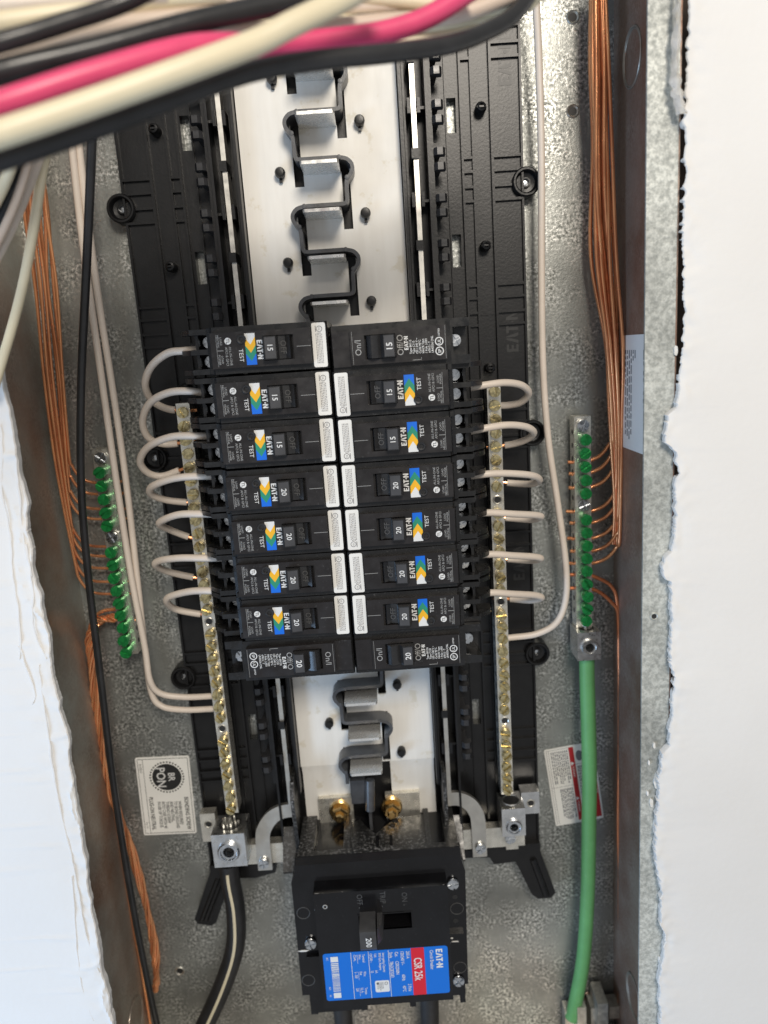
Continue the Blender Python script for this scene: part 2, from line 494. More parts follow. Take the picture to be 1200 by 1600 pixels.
# torn paper curl and compound crumbs on the edges
mb = MB()
cur = catmull([P(1058, -30, 4.1), P(1056, 40, 4.1), P(1053, 110, 4.1), P(1057, 150, 4.1), P(1064, 180, 4.1)], 9)
rows_ = []
for i, c in enumerate(cur):
    w = .06 + .16 * abs(noise.noise(Vector((3, i * .21, 1)))) + .1 * (i / len(cur))
    rows_.append([mb.bm.verts.new((c.x + (u - .5) * w + .02 * noise.noise(Vector((i * .9, u, 4))), c.y, c.z + .02 + .09 * math.sin(u * 2.6) + .03 * noise.noise(Vector((i * .4, u * 3, 9))))) for u in (0, .25, .5, .75, 1)])
for a_, b_ in zip(rows_, rows_[1:]):
    for i in range(4): mb.bm.faces.new((a_[i], b_[i], b_[i + 1], a_[i + 1]))
bmesh.ops.solidify(mb.bm, geom=list(mb.bm.faces), thickness=-.02)
part('torn_paper', mb, 'plaster', WR)
for cx, cy, r in [(1036, 1180, .1), (1022, 1165, .05), (1026, 1222, .12), (1018, 1255, .07), (1024, 1290, .1), (1012, 1240, .04), (1014, 1192, .04), (1056, 548, .07), (1046, 655, .12), (1050, 1555, .1),
                  (1036, 1580, .12), (1031, 1500, .07), (1060, 622, .07), (1062, 700, .08)]:
    c = P(cx, cy, 3.93)
    mb = MB(); n = 14
    pr = []
    for i in range(n):
        a = 2 * math.pi * i / n; rr = r * (.6 + .8 * abs(noise.noise(Vector((cx, i * .9, cy)))) + .3)
        pr.append((c.x + .55 * rr * math.cos(a), c.y + 1.5 * rr * math.sin(a)))
    mb.prism(pr, 3.905, 3.93 + r * .25, .012)
    part('compound_smear', mb, 'plaster', WR)
for ln in ([(0, 665), (4, 700), (2, 760), (10, 800), (18, 850), (20, 900), (28, 950), (32, 1000), (30, 1030)], [(60, 1040), (68, 1090), (80, 1180), (95, 1270), (110, 1330), (122, 1385), (128, 1430), (140, 1480), (155, 1520)],
           [(30, 1010), (44, 1050), (55, 1085), (52, 1100)], [(112, 1370), (120, 1480), (128, 1540), (146, 1595)], [(40, 850), (48, 900), (52, 930), (50, 960), (58, 1000), (72, 1030)], [(22, 700), (30, 770), (38, 850), (50, 900)]):
    c = catmull([P(x, y, 4.13) for x, y in ln], 7)
    mb = MB(); mb.tube([v + Vector((.03 * noise.noise(v * 4), 0, .015 * noise.noise(v * 3 + Vector((7, 0, 0))))) for v in c], [.012 + .03 * abs(noise.noise(v * 2.3)) for v in c], 6)
    part('paint_crack_ridge', mb, 'drywall_paint', WL)
# stud coloured dark to paint in the shade of the cavity behind the drywall
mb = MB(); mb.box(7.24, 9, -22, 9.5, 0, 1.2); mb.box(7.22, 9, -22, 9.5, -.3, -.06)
tag(part('stud', mb, 'stud_wood_shade', None), 'wooden stud darkened for the shade in the gap behind the warm drywall edge', 'stud', kind='structure')

# ------------------------------------------------------------------ enclosure
XL, XR, YT, YB, ZF = -7.41, 7.06, 9.6, -21.6, 3.9
enc = thing('panel_enclosure', 'galvanized steel breaker panel box recessed in the drywall', 'panel box', (0, 0, 0))
HOLES = [P(895, 27, 0), P(895, 174, 0), P(281, 1517, 0), P(918, 1557, 0)]
mb = MB(); mb.box(XL, XR, YB, YT, -.06, 0)
back = part('back_plate', mb, 'galv', enc)
for h in HOLES:
    mb = MB(); mb.lathe([(.0, .004), (.095, .004)], n=20); mb.mi = 1; mb.lathe([(.095, .004), (.13, .03), (.16, .004)], n=20)
    part('screw_hole', mb, ['mark_black', 'galv_side'], enc, (h.x, h.y, 0))
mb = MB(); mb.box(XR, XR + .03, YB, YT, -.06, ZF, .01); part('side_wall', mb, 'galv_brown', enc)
mb = MB(); mb.box(XL - .06, XL, YB, YT, -.06, ZF, .02); part('side_wall', mb, 'galv_side', enc)
mb = MB(); mb.box(XL, XR, YT, YT + .06, -.06, ZF); part('end_wall', mb, 'galv_side', enc)
mb = MB(); mb.box(XL, XR, YB - .06, YB, -.06, ZF); part('end_wall', mb, 'galv_side', enc)
mb = MB(); mb.box(6.44, XR - .002, YB, YT, ZF - .06, ZF + .004, .015); fl = part('flange', mb, 'galv_flange', enc)
fh = P(1022, 963, ZF)
mb = MB(); mb.lathe([(.0, .002), (.055, .002)], n=16); mb.mi = 1; mb.lathe([(.055, .002), (.075, .02), (.1, .002)], n=16)
part('screw_hole', mb, ['mark_black', 'galv_flange'], enc, (fh.x, fh.y, ZF + .004))
mb = MB(); mb.box(XL + .002, -6.68, YB, YT, ZF - .06, ZF + .004, .015); part('flange', mb, 'galv_flange', enc)
def wallpt(px, py, X):
    d = CAM_R @ Vector(((px - 600) / CAM_F, -(py - 800) / CAM_F, -1))
    return CAM_C + d * ((X - CAM_C.x) / d.x)
for (px, py, X, s, rz, ry) in [(988, 90, XR, -1, .56, .6), (990, 1556, XR, -1, .55, .6), (212, 1592, XL, 1, .6, .6)]:
    c = wallpt(px, py, X)
    mb = MB()
    ring = [(c.x + s * .012, c.y + ry * math.cos(a), c.z + rz * math.sin(a)) for a in [i * 2 * math.pi / 40 for i in range(41)]]
    mb.tube(ring, .022, 6, False)
    ring2 = [(c.x + s * .0, c.y + ry * .93 * math.cos(a), c.z + rz * .93 * math.sin(a)) for a in [i * 2 * math.pi / 40 for i in range(41)]]
    mb.tube(ring2, .02, 6, False)
    part('knockout', mb, 'galv_side', enc)

# ------------------------------------------------------------------ plastic tray
tray = thing('mounting_tray', 'black plastic tray with ribs and round screw bosses behind the breakers', 'tray', (0, 0, 0))
TT, TB = 8.6, -14.5
mb = MB()
slots = [(y - .38, y + .38) for y in [8.1, 5.13, 2.1, -.9, -3.9, -6.9, -10.15]]
mb.box(-3.02, 3.02, TB, TT, .02, .30, .01)
for s in (-1, 1):
    a, b = sorted((s * 3.24, s * 4.78)); mb.box(a, b, TB, TT, .02, .30, .02)
    a, b = sorted((s * 3.02, s * 3.24)); y = TT
    for y0, y1 in slots + [(TB, TB)]:
        if y > y1: mb.box(a, b, y1, y, .02, .298)
        y = y0
part('pan', mb, 'tray_plastic', tray)
for s in (-1, 1):
    for x, w, h in [(3.34, .05, .42), (3.60, .05, .40), (4.05, .06, .42), (4.755, .05, .40), (2.50, .06, .95), (2.99, .03, .36)]:
        mb = MB(); mb.box(s * x - w / 2, s * x + w / 2, TB + .3 if x < 3.3 else TB, TT, .29, h, .012); part('ridge', mb, 'tray_plastic', tray)
    me1 = me2 = None
    for base in (6, 0, -6, -12):
        for dy in (4.17, 3.86, 3.52, 3.2, 1.25, .95, .6, .3):
            y = base + dy
            if not (TB + .1 < y < TT): continue
            for x0, x1 in ((3.36, 3.58), (4.08, 4.73)):
                if dy == 3.52 and x1 > 4: x1 = 4.5
                mb = MB(); a, b = sorted((s * x0, s * x1)); mb.box(a, b, y - .03, y + .03, .29, .385, .012)
                part('cross_rib', mb, 'tray_plastic', tray)
    mb = MB()
    for y in (.55, -5.45): mb.box(*sorted((s * 3.24, s * 4.78)), y - .015, y + .015, .295, .315, .005)
    part('joint_line', mb, 'tray_plastic', tray)
    mb = MB(); mb.lathe([(.34, .0), (.34, .42), (.31, .46), (.27, .46), (.24, .42), (.22, .30), (.12, .28), (.115, .34), (.08, .34), (.08, .2), (.0, .2)], n=32)
    boss = mb.done(); boss.materials.append(MATS['tray_plastic'])
    mb = MB(); mb.lathe([(.078, .2), (.078, .26), (.0, .27)], n=16); bs = mb.done(); bs.materials.append(MATS['zinc'])
    for y in (3.55, -2.46, -8.5):
        o = part('screw_boss', boss, 'tray_plastic', tray, (s * 4.84, y, 0)); part('screw', bs, 'zinc', o)
    # hook strip for the breaker feet
    hk = MB(); hk.prism([(.0, .30), (.0, .92), (.07, 1.0), (.2, 1.0), (.26, .9), (.26, .74), (.15, .74), (.15, .30)], -.08, .08, .012, axis='y'); hk = hk.done(); hk.materials.append(MATS['hook_plastic'])
    hk.transform(Matrix.Diagonal((s, 1, 1, 1)));
    if s < 0: hk.flip_normals()
    for k in range(8, -12, -1):
        for d in (-.15, .17):
            part('foot_hook', hk, 'tray_plastic', tray, (s * 2.62, k + .05 + d, 0))
        if k % 2:
            mb = MB(); mb.lathe([(.055, 0), (.055, .02), (.0, .02)], n=14); part('moulding_dot', mb, 'mark_black', tray, (s * 2.72, k - .38, .30))
    mb = MB(); mb.box(*sorted((s * 2.53, s * 2.62)), -11.6, TT, .29, .86, .01); part('hook_wall', mb, 'tray_plastic', tray)
    # guide rail clips
    for k in range(8, -12, -1):
        y = k + .2; x = s * 2.2
        if k % 2:
            for d in (-.11, .11):
                mb = MB(); mb.box(x + d - .035, x + d + .035, y - .16, y + .16, .29, 1.02, .015); part('rail_clip', mb, 'tray_plastic', tray)
            mb = MB(); mb.box(*sorted((x + s * .13, x + s * .34)), y - .03, y + .03, .29, .8, .01); part('clip_rib', mb, 'tray_plastic', tray)
        else:
            mb = MB(); mb.box(x - .10, x + .06, y - .11, y + .11, .29, 1.0, .02); part('rail_clip', mb, 'tray_plastic', tray)
    # bus guard wall
    mb = MB(); mb.box(*sorted((s * 1.88, s * 1.95)), -11.9, TT, .29, .98, .015); mb.box(*sorted((s * 1.97, s * 2.02)), -11.6, TT, .29, .8, .012); part('guard_wall', mb, 'tray_plastic', tray)
    for y in (8.2, 5.2, 2.15, -.75, -3.8, -6.9):
        mb = MB(); mb.lathe([(.13, .0), (.13, .25), (.10, .34), (.06, .36), (.05, .25), (0, .25)], n=12); mb.box(-.11, .11, -.02, .02, .1, .33)
        part('guide_pin', mb, 'tray_plastic', tray, (s * 3.8, y, .29))
for y in (6.2, .1, -5.9):
    mb = MB(); mb.logo(.30, 4.42, y, .306, math.pi / 2); part('moulded_lettering', mb, 'emboss_black', tray)
# legs at the foot of the tray
mb = MB()
mb.prism([(2.4, -14.4), (2.4, -14.62), (3.3, -14.66), (3.42, -14.9), (4.05, -14.86), (4.5, -16.0), (4.68, -16.16), (5.05, -16.16), (5.2, -16.0), (4.78, -14.6), (4.78, -14.3)], .15, .5, .03)
mb.tube([(4.55, -14.8, .5), (4.92, -16.05, .5)], .1, 8)
part('foot_leg', mb, 'tray_plastic', tray)
mb = MB()
mb.prism([(-2.9, -14.4), (-2.9, -14.66), (-3.5, -14.8), (-4.2, -14.75), (-4.8, -16.2), (-4.95, -16.3), (-5.35, -16.2), (-5.42, -16.05), (-4.78, -14.5), (-4.78, -14.3)], .15, .5, .03)
for d in (-.12, .0, .12): mb.tube([(-4.5 + d, -14.75, .5), (-5.12 + d, -16.1, .5)], .05, 6)
part('foot_leg', mb, 'tray_plastic', tray)

# insulating barrier between the two buses (serpentine wall)
def serp():
    pts = []; k = 8
    while k >= -11:
        s = -1 if k % 2 else 1        # odd rows: the run crosses to the left of the stab
        y = k + .2
        if not pts: pts.append((-s * .56, y + .5))
        pts += [(-s * .56, y + .06), (-s * .5, y), (s * .42, y + .0), (s * .62, y - .04), (s * .73, y - .16), (s * .73, y - .3), (s * .64, y - .42), (s * .57, y - .5)]
        k -= 1
    return pts
sp = serp(); sp.append((sp[-1][0], -11.6))
def round_path(pts):
    out = [Vector(pts[0])]
    for a, b, c in zip(pts, pts[1:], pts[2:]):
        a, b, c = Vector(a), Vector(b), Vector(c)
        la, lc = min(.06, (a - b).length * .4), min(.06, (c - b).length * .4)
        p, q = b + (a - b).normalized() * la, b + (c - b).normalized() * lc
        out += [p, (p + q + 2 * b) / 4, q]
    return out + [Vector(pts[-1])]
mb = MB(); mb.ribbon([tuple(v) for v in round_path(sp)], (.085), .29, 1.12, .012)
bar = part('insulating_barrier', mb, 'barrier_plastic', tray)
dot = MB(); dot.lathe([(.055, 0), (.05, .012), (0, .015)], n=10); dot = dot.done(); dot.materials.append(MATS['barrier_plastic'])
for k in range(8, -12, -1):
    s = -1 if k % 2 else 1
    part('barrier_peg', dot, 'barrier_plastic', tray, (s * .44, k + .2, 1.12)); part('barrier_peg', dot, 'barrier_plastic', tray, (s * .59, k - .24, 1.12))
mb = MB(); mb.prism([(-11.5, 1.15), (-12.3, 1.0), (-12.4, .5), (-11.5, .3)], -.5, -.1, .03, axis='x')
mb.tube([(.05, -11.5, 1.15), (-.0, -12.35, 1.25)], .13, 14); mb.box(-.05, .03, -13.1, -12.3, .6, 1.15, .03)
mb.mi = 1; mb.lathe([(.075, -.0), (0, .0)], (-.004, -12.356, 1.25), 12, 'y')
part('barrier_foot', mb, ['barrier_plastic', 'mark_black'], tray)
pin = MB(); pin.lathe([(.11, .0), (.11, .1), (.125, .12), (.12, .2), (.09, .25), (.0, .26)], n=14); pin.box(-.035, .035, -.2, -.08, -.02, .1); pin = pin.done(); pin.materials.append(MATS['tray_plastic'])
for k in range(8, -12, -1):
    s = 1 if k % 2 else -1
    if -8 < k < 1: continue
    part('bus_pin', pin, 'tray_plastic', tray, (s * .96, k + .03, .6))
for s, pts in ((-1, [(-11.3, .5), (-11.3, 1.35), (-11.7, 1.55), (-14.0, 1.25), (-14.1, .5)]), (1, [(-11.3, .5), (-11.3, 1.35), (-11.8, 1.55), (-14.0, 1.4), (-14.1, .5)])):
    mb = MB(); a, b = sorted((s * 2.0, s * 2.1)); mb.prism(pts, a, b, .02, axis='x')
    mb.prism([(-13.0, .8), (-13.9, .8), (-14.0, 1.45), (-13.9, 1.5)], *sorted((s * 2.1, s * 2.5)), .02, axis='x')
    part('side_wing', mb, 'main_dusty', tray)

# ------------------------------------------------------------------ buses
def bus_plate(s):
    o = [(1.86, TT), (1.86, -11.35), (-.45 if s > 0 else .62, -11.35)] if False else None
    right = [(1.86, -11.3), (1.86, TT)]
    left = []
    ks = [k for k in range(8, -12, -1) if (k % 2 == 1) == (s > 0)]
    for k in ks:
        left += [(.65, k - .28), (.43, k - .28), (.43, k), (-.46, k), (-.46, k - .79), (.65, k - .79)]
    if left[-1][1] < -11.3: left = [p for p in left if p[1] > -11.31]
    left = [(.65, TT)] + left + [((left[-1][0]), -11.3)]
    pts = right + left
    mb = MB(); mb.prism([(s * a, b) for a, b in pts], .54, .60, .012)
    # foot of the bus: joggle down to the main breaker
    return mb
for s, lab in ((-1, 'bright tin plated bus plate on the bonding sticker side of the zigzag barrier'), (1, 'bright tin plated bus plate on the green cable side of the zigzag barrier')):
    b = thing('bus_bar', lab, 'bus bar', (0, 0, 0), 0, 'bus bars')
    part('plate', bus_plate(s), 'bus_metal', b)
    ks = [k for k in range(8, -12, -1) if (k % 2 == 1) == (s > 0)]
    st = MB(); st.prism([(-.44, .60), (-.44, 1.62), (-.40, 1.68), (.38, 1.68), (.42, 1.62), (.42, .60)], -.035, .035, .012, axis='y'); st = st.done(); st.materials.append(MATS['stab_metal'])
    if s < 0: st.transform(Matrix.Diagonal((-1, 1, 1, 1))); st.flip_normals()
    for k in ks:
        if -8 < k < 0: continue
        part('stab', st, 'bus_metal', b, (0, k + .0, 0))
    mb = MB()
    prof = [(-11.3, .60), (-11.3, .54), (-11.6, .44), (-13.2, .44), (-13.2, .50), (-11.63, .50)]
    a, c = sorted((s * (.62 if s > 0 else .55), s * 1.84))
    mb.prism(prof, a, c, .01, axis='x'); part('foot', mb, 'bus_metal', b)
    mb = MB(); xc = -.88 if s < 0 else .58
    a, c = (-1.46, -.5) if s < 0 else (.42, 1.38)
    mb.box(a, c, -13.2, -12.3, .5, .66, .02)
    part('terminal_pad', mb, 'tin_bar', b)
    mb = MB(); mb.lathe([(.30, .0), (.30, .05), (.27, .07), (.2, .07)], n=24); mb.lathe([(.23, .07), (.235, .27), (.2, .31), (.13, .31), (.13, .38), (.09, .42), (0, .42)], n=6)
    part('hex_nut', mb, 'brass_nut', b, (xc, -12.68, .66), .3)

# ------------------------------------------------------------------ neutral guide rails
for s in (-1, 1):
    side = 'bonding sticker' if s < 0 else 'green cable'
    r = thing('neutral_rail', 'thin silver neutral rail with a curved strap at its foot on the %s side' % side, 'neutral rail', (0, 0, 0), 0, 'neutral rails')
    mb = MB(); mb.box(s * 2.2 - .055, s * 2.2 + .055, -12.35, TT, .55, .94, .012); part('rail', mb, 'rail_metal', r)
    mb = MB()
    if s > 0: path = [(2.15, -12.42), (2.45, -12.43), (2.72, -12.58), (2.9, -12.85), (2.97, -13.2), (2.98, -14.3)]
    else: path = [(-2.1, -12.42), (-2.45, -12.45), (-2.75, -12.6), (-2.98, -12.9), (-3.08, -13.25), (-3.1, -14.25)]
    mb.ribbon([tuple(v) for v in [Vector((q.x, q.y)) for q in catmull([(a, b_, 0) for a, b_ in path], 5)]], .40, .80, .92, .012)
    part('strap', mb, 'rail_metal', r)
    mb = MB(); x0, x1 = (2.2, 4.28) if s > 0 else (-3.7, -2.3)
    mb.box(x0, x1, -14.12, -13.5, .5, .795, .02)
    if s > 0: mb.box(3.75, 4.1, -14.25, -13.6, .5, .76, .02)
    part('strap_base', mb, 'tin_bar', r)

# ------------------------------------------------------------------ screws
def slot_screw(r, h, cross=False, base=.0):
    mb = MB()
    mb.lathe([(r * .8, -base), (r * .82, 0), (r, .005), (r, h * .4), (0, h * .4)], n=18)
    g = .024 if cross else .03
    if cross:
        for qx in (-1, 1):
            for qy in (-1, 1):
                arc = [(qx * g, qy * g)] + [(qx * max(g, r * .97 * math.cos(a)), qy * max(g, r * .97 * math.sin(a))) for a in [math.radians(d) for d in (5, 25, 45, 65, 85)]]
                mb.prism(arc, h * .3, h, .014)
    else:
        for q in (-1, 1):
            arc = [(r * .97 * math.cos(a), q * max(g, r * .97 * math.sin(a))) for a in [math.radians(d) for d in (8, 30, 60, 90, 120, 150, 172)]]
            mb.prism(arc, h * .3, h, .014)
    return mb.done()
SCR = {}
for nm, args, m in (('brass', (.135, .12, False, .12), 'brass'), ('green', (.15, .10, False, .22), 'green_screw'), ('zinc', (.15, .08, True, .05), 'zinc'), ('breaker', (.13, .08, True, .1), 'zinc')):
    SCR[nm] = slot_screw(*args); SCR[nm].materials.append(MATS[m])
def screw(kind, parent, loc, name='screw'):
    return part(name, SCR[kind], None, parent, loc, random.uniform(0, 3.1))
def set_screw(parent, loc, r, m='zinc'):
    mb = MB(); mb.lathe([(r, -.05), (r, .06), (r * .9, .09), (r * .75, .09), (r * .7, .05), (r * .52, .05)], n=24)
    mb.lathe([(r * .55, .05), (r * .5, -.25)], n=6)
    mb.mi = 1; mb.lathe([(r * .5, -.25), (0, -.25)], n=6)
    part('set_screw', mb, [m, 'mark_black'], parent, loc)

# ------------------------------------------------------------------ neutral terminal bars
hole = MB(); hole.lathe([(.0, .003), (.085, .003)], n=16); hole.mi = 1; hole.lathe([(.085, .003), (.1, .012), (.12, .003)], n=16); hole = hole.done()
hole.materials.append(MATS['mark_black']); hole.materials.append(MATS['tin_bar'])
for s in (-1, 1):
    side = 'bonding sticker' if s < 0 else 'green cable'
    nb = thing('neutral_bar', 'long brassy neutral terminal bar full of slotted screws on the %s side' % side, 'terminal bar', (0, 0, 0), 0, 'neutral bars')
    mb = MB(); mb.box(s * 3.78 - .165, s * 3.78 + .165, -12.25, -1.08, .62, 1.1, .02); part('bar', mb, 'tin_bar', nb)
    mb = MB()
    for i in range(33): mb.lathe([(.07, 0), (0, 0)], (s * 3.78 - .168, -1.42 - i * .335, .86), 10, 'x')
    part('wire_holes', mb, 'mark_black', nb)['kind'] = 'stuff'
    for k in (2.2, 5.5, 8.8):
        mb = MB(); mb.box(s * 3.78 - .12, s * 3.78 + .12, -k - .2, -k + .2, .29, .63, .02); part('standoff', mb, 'tray_plastic', nb)
    for i in range(33):
        y = -1.30 - i * .3365
        if s > 0 and i in (8, 16, 26) or s < 0 and i in (16, 25):
            part('screw_hole', hole, None, nb, (s * 3.78, y, 1.1)); continue
        screw('brass', nb, (s * 3.78 + random.uniform(-.012, .012), y, 1.11 + random.uniform(-.01, .05)))
    if s < 0:
        mb = MB(); mb.frame(-4.34, -3.44, -13.62, -12.62, -4.1, -3.7, -13.34, -12.94, .62, 1.5, .03); lug = part('lug', mb, 'aluminium', nb)
        mb = MB(); mb.lathe([(.30, 0), (0, 0)], (-3.9, -12.617, 1.04), 20, 'y'); mb.mi = 1
        for i in range(16):
            a = i * 2.4; r = .25 * math.sqrt(i / 16)
            mb.tube([(-3.9 + r * math.cos(a), -12.64, 1.04 + r * math.sin(a)), (-3.9 + r * math.cos(a), -12.5 + random.uniform(-.05, .1), 1.04 + r * math.sin(a))], .035, 6)
        part('wire_end', mb, ['mark_black', 'connector_zinc'], lug)
        set_screw(lug, (-3.9, -13.14, 1.5), .3)
        mb = MB(); mb.box(-4.78, -4.36, -13.3, -12.42, .5, .8, .02); pl = part('lug_plate', mb, 'tin_bar', nb)
        part('screw_hole', hole, None, pl, (-4.56, -12.75, .80))
    else:
        mb = MB(); mb.frame(3.56, 4.2, -13.34, -12.5, 3.74, 4.02, -13.18, -12.90, .62, 1.42, .025); lug = part('lug', mb, 'aluminium', nb)
        mb = MB(); mb.lathe([(.26, 0), (0, 0)], (3.88, -12.497, 1.02), 20, 'y'); mb.mi = 1
        mb.tube([(3.88 + .24 * math.cos(a), -12.495, 1.02 + .24 * math.sin(a)) for a in [i * math.pi / 12 for i in range(25)]], .02, 6, False)
        part('wire_opening', mb, ['mark_black', 'aluminium'], lug)
        set_screw(lug, (3.88, -13.04, 1.42), .22)
        mb = MB(); mb.box(4.2, 4.7, -13.05, -12.38, .5, .9, .02); pl = part('lug_plate', mb, 'aluminium', nb)
        part('screw_hole', hole, None, pl, (4.46, -12.72, .90))
        screw('zinc', nb, (3.86, -13.82, .83))
    screw('zinc', nb, (3.0 if s > 0 else -3.12, -14.0, .93), 'strap_screw')

# ------------------------------------------------------------------ ground bars
for s in (-1, 1):
    side = 'twisted copper cable' if s < 0 else 'green cable'
    xb = 6.07 if s > 0 else -6.1
    gb = thing('ground_bar', 'silver ground bar with a row of green screws on the %s side' % side, 'terminal bar', (0, 0, 0), 0, 'ground bars')
    mb = MB(); mb.box(xb - .21, xb + .21, -7.75 if s > 0 else -7.62, -2.1, .2, .62, .02)
    for y in (-2.4, -4.6): mb.box(xb - .17, xb + .17, y - .2, y + .2, .004, .21)
    part('bar', mb, 'tin_bar', gb)
    mb = MB()
    for i in range(15): mb.lathe([(.07, 0), (0, 0)], (xb - s * .213, -2.5 - i * .343, .42), 10, 'x')
    part('wire_holes', mb, 'mark_black', gb)['kind'] = 'stuff'
    for i in range(16):
        y = -2.32 - i * .343
        screw('zinc' if i in (0, 6) else 'green', gb, (xb + random.uniform(-.015, .015), y, .66 if i in (0, 6) else .84 + random.uniform(-.03, .04)))
    if s > 0:
        mb = MB(); mb.frame(5.8, 6.42, -8.55, -7.76, 5.97, 6.25, -8.31, -8.03, .2, .95, .025); lug = part('lug', mb, 'aluminium', gb)
        mb = MB(); mb.lathe([(.22, 0), (0, 0)], (6.11, -7.757, .6), 20, 'y'); mb.mi = 1
        for i in range(7):
            a = i * 2.4; r = .16 * math.sqrt(i / 7)
            mb.tube([(6.11 + r * math.cos(a), -7.8, .6 + r * math.sin(a)), (6.11 + r * math.cos(a), -7.66, .6 + r * math.sin(a))], .04, 6)
        part('wire_end', mb, ['mark_black', 'connector_zinc'], lug)
        set_screw(lug, (6.11, -8.17, .95), .22, 'aluminium')

# ------------------------------------------------------------------ branch breakers
UP = math.pi / 2
def chevron_strip(u, w, v0, v1):
    mb = MB(); z = 3.306; n = 4; h = (v1 - v0) / n; d = w * .72
    cols = [1, 2, 3, 0]   # from v1 (blue) downward handled by order below
    # bottom = white, then yellow, green, blue with points toward +v
    edges = [v0, v0 + h * .95, v0 + h * 2.0, v0 + h * 3.05, v1]
    for i in range(4):
        lo, hi = edges[i], edges[i + 1]; mb.mi = i
        bot = [(u - w / 2, lo), (u + w / 2, lo)] if i == 0 else [(u - w / 2, lo - d * .5), (u, lo + d * .5), (u + w / 2, lo - d * .5)]
        top = [(u + w / 2, hi), (u - w / 2, hi)] if i == 3 else [(u + w / 2, hi - d * .5), (u, hi + d * .5), (u - w / 2, hi - d * .5)]
        mb.flat(bot + top, z)
    return mb
def terminal_outline():
    """end block with two rounded notches open to the outside"""
    o = [(2.38, -.48), (3.0, -.48), (3.0, -.40)]
    for c in (-.21, .21):
        o += [(2.98, c - .155), (2.66, c - .155), (2.585, c - .12), (2.55, c - .05), (2.55, c + .05), (2.585, c + .12), (2.66, c + .155), (2.98, c + .155)]
        if c < 0: o += [(3.0, -.045), (3.0, .045)]
    return o + [(3.0, .40), (3.0, .48), (2.38, .48)]
def afci(label, amps):
    t = thing('circuit_breaker', label, 'circuit breaker', (0, 0, 0), 0, 'branch circuit breakers')
    mb = MB()
    mb.prism([(.0, .96), (.0, 3.12), (.04, 3.17), (2.44, 3.17), (2.52, 2.98), (2.60, 2.93), (2.60, .96)], -.488, .488, .026, 2, axis='y')
    part('body', mb, 'breaker_plastic', t)
    mb = MB(); mb.frame(.36, 2.46, -.37, .37, .72, 1.36, -.255, .255, 3.165, 3.30, .02)
    mb.rect(.72, 1.36, -.255, .255, 3.172)
    fp = part('face_plate', mb, 'breaker_face', t)
    for q in ((.36, .66, -.005, .005), (2.33, 2.337, -.33, .33), (2.2, 2.328, -.006, .006)):
        mb = MB(); mb.box(*q, 3.29, 3.304); part('seam', mb, 'print_dim', fp)
    # handle in the off position: rating block leaning outward, moulded rocker face inward
    mb = MB(); mb.prism([(.76, 3.18), (.80, 3.30), (.90, 3.235), (1.04, 3.27), (1.07, 3.47), (1.31, 3.50), (1.35, 3.46), (1.35, 3.18)], -.235, .235, .015, axis='y')
    h = part('handle', mb, 'handle_plastic', t)
    mb = MB(); mb.rect(1.085, 1.30, -.215, .215, 3.4745); pl = mb
    bmv = list(pl.bm.verts)
    for v in bmv: v.co.z = 3.476 + (v.co.x - 1.07) * .125
    part('rating_plate', pl, 'rating_grey', h)
    mb = MB(); mb.text(amps, .16, 1.19, -.0, 3.502, UP, .012); part('rating_print', mb, 'print_white', h)
    mb = MB(); mb.text('OFF', .17, .94, 0, 3.262, UP, .01, .95); part('off_lettering', mb, 'emboss_grey', h)
    # terminal end
    mb = MB(); mb.prism(terminal_outline(), 1.7, 2.80, .022)
    mb.box(2.50, 2.99, -.47, .47, 1.6, 1.96)
    for v in (-.43, 0, .43): mb.prism([(3.0, 1.9), (3.0, 2.62), (3.04, 2.62), (3.3, 2.35), (3.34, 2.2), (3.34, 1.9)], v - .055, v + .055, .012, axis='y')
    for v in (-.21, .21): mb.box(2.86, 2.92, v - .15, v + .15, 1.9, 2.62, .01)
    tb = part('terminal_block', mb, 'breaker_plastic', t)
    for v in (-.21, .21): part('terminal_screw', SCR['breaker'], None, t, (2.70, v, 2.26), .6 + v)
    mb = MB(); mb.box(2.46, 2.56, .36, .47, 2.96, 3.06, .01); part('catch', mb, 'breaker_plastic', t)
    # printing
    part('brand_stripe', chevron_strip(1.625, .215, -.325, .325), ['print_white', 'stripe_yellow', 'stripe_green', 'stripe_blue'], t)
    mb = MB(); mb.logo(.118, 1.43, .02, 3.306, UP)
    mb.text('TEST', .125, 1.83, .12, 3.306, UP, .0)
    mb.disc(2.09, -.19, .07, 3.306); part('lettering', mb, 'print_white', t)
    mb = MB(); mb.text('TL', .10, 2.09, -.19, 3.309, UP, .01); part('listing_mark', mb, 'print_black', t)
    mb = MB(); mb.text('ALL-IN-ONE', .072, 2.055, .12, 3.306, UP); mb.text('AFCI & GFCI', .072, 2.135, .12, 3.306, UP)
    for sgn, w2 in ((-1, 'NEUTRAL'), (1, 'POWER')):
        mb.text('LOAD', .062, 2.235, sgn * .19, 3.306, UP); mb.text(w2, .062, 2.295, sgn * .19, 3.306, UP)
    part('fine_print', mb, 'print_grey', t)
    mb = MB(); mb.lathe([(.1, .0), (.1, .035), (.085, .05), (.055, .045), (.05, .01), (0, .01)], n=20); part('test_button', mb, 'handle_plastic', t, (1.80, -.21, 3.295))
    mb = MB()
    o = []
    for cx, cy, a0 in ((.29, .42, 0), (.08, .42, 90), (.08, -.42, 180), (.29, -.42, 270)):
        o += [(cx + .04 * math.cos(math.radians(a0 + d)), cy + .04 * math.sin(math.radians(a0 + d))) for d in (0, 30, 60, 90)]
    mb.prism(o, 3.17, 3.185); st = part('sticker', mb, 'sticker_cool', t)
    rnd = random.Random(3)
    mb = MB()
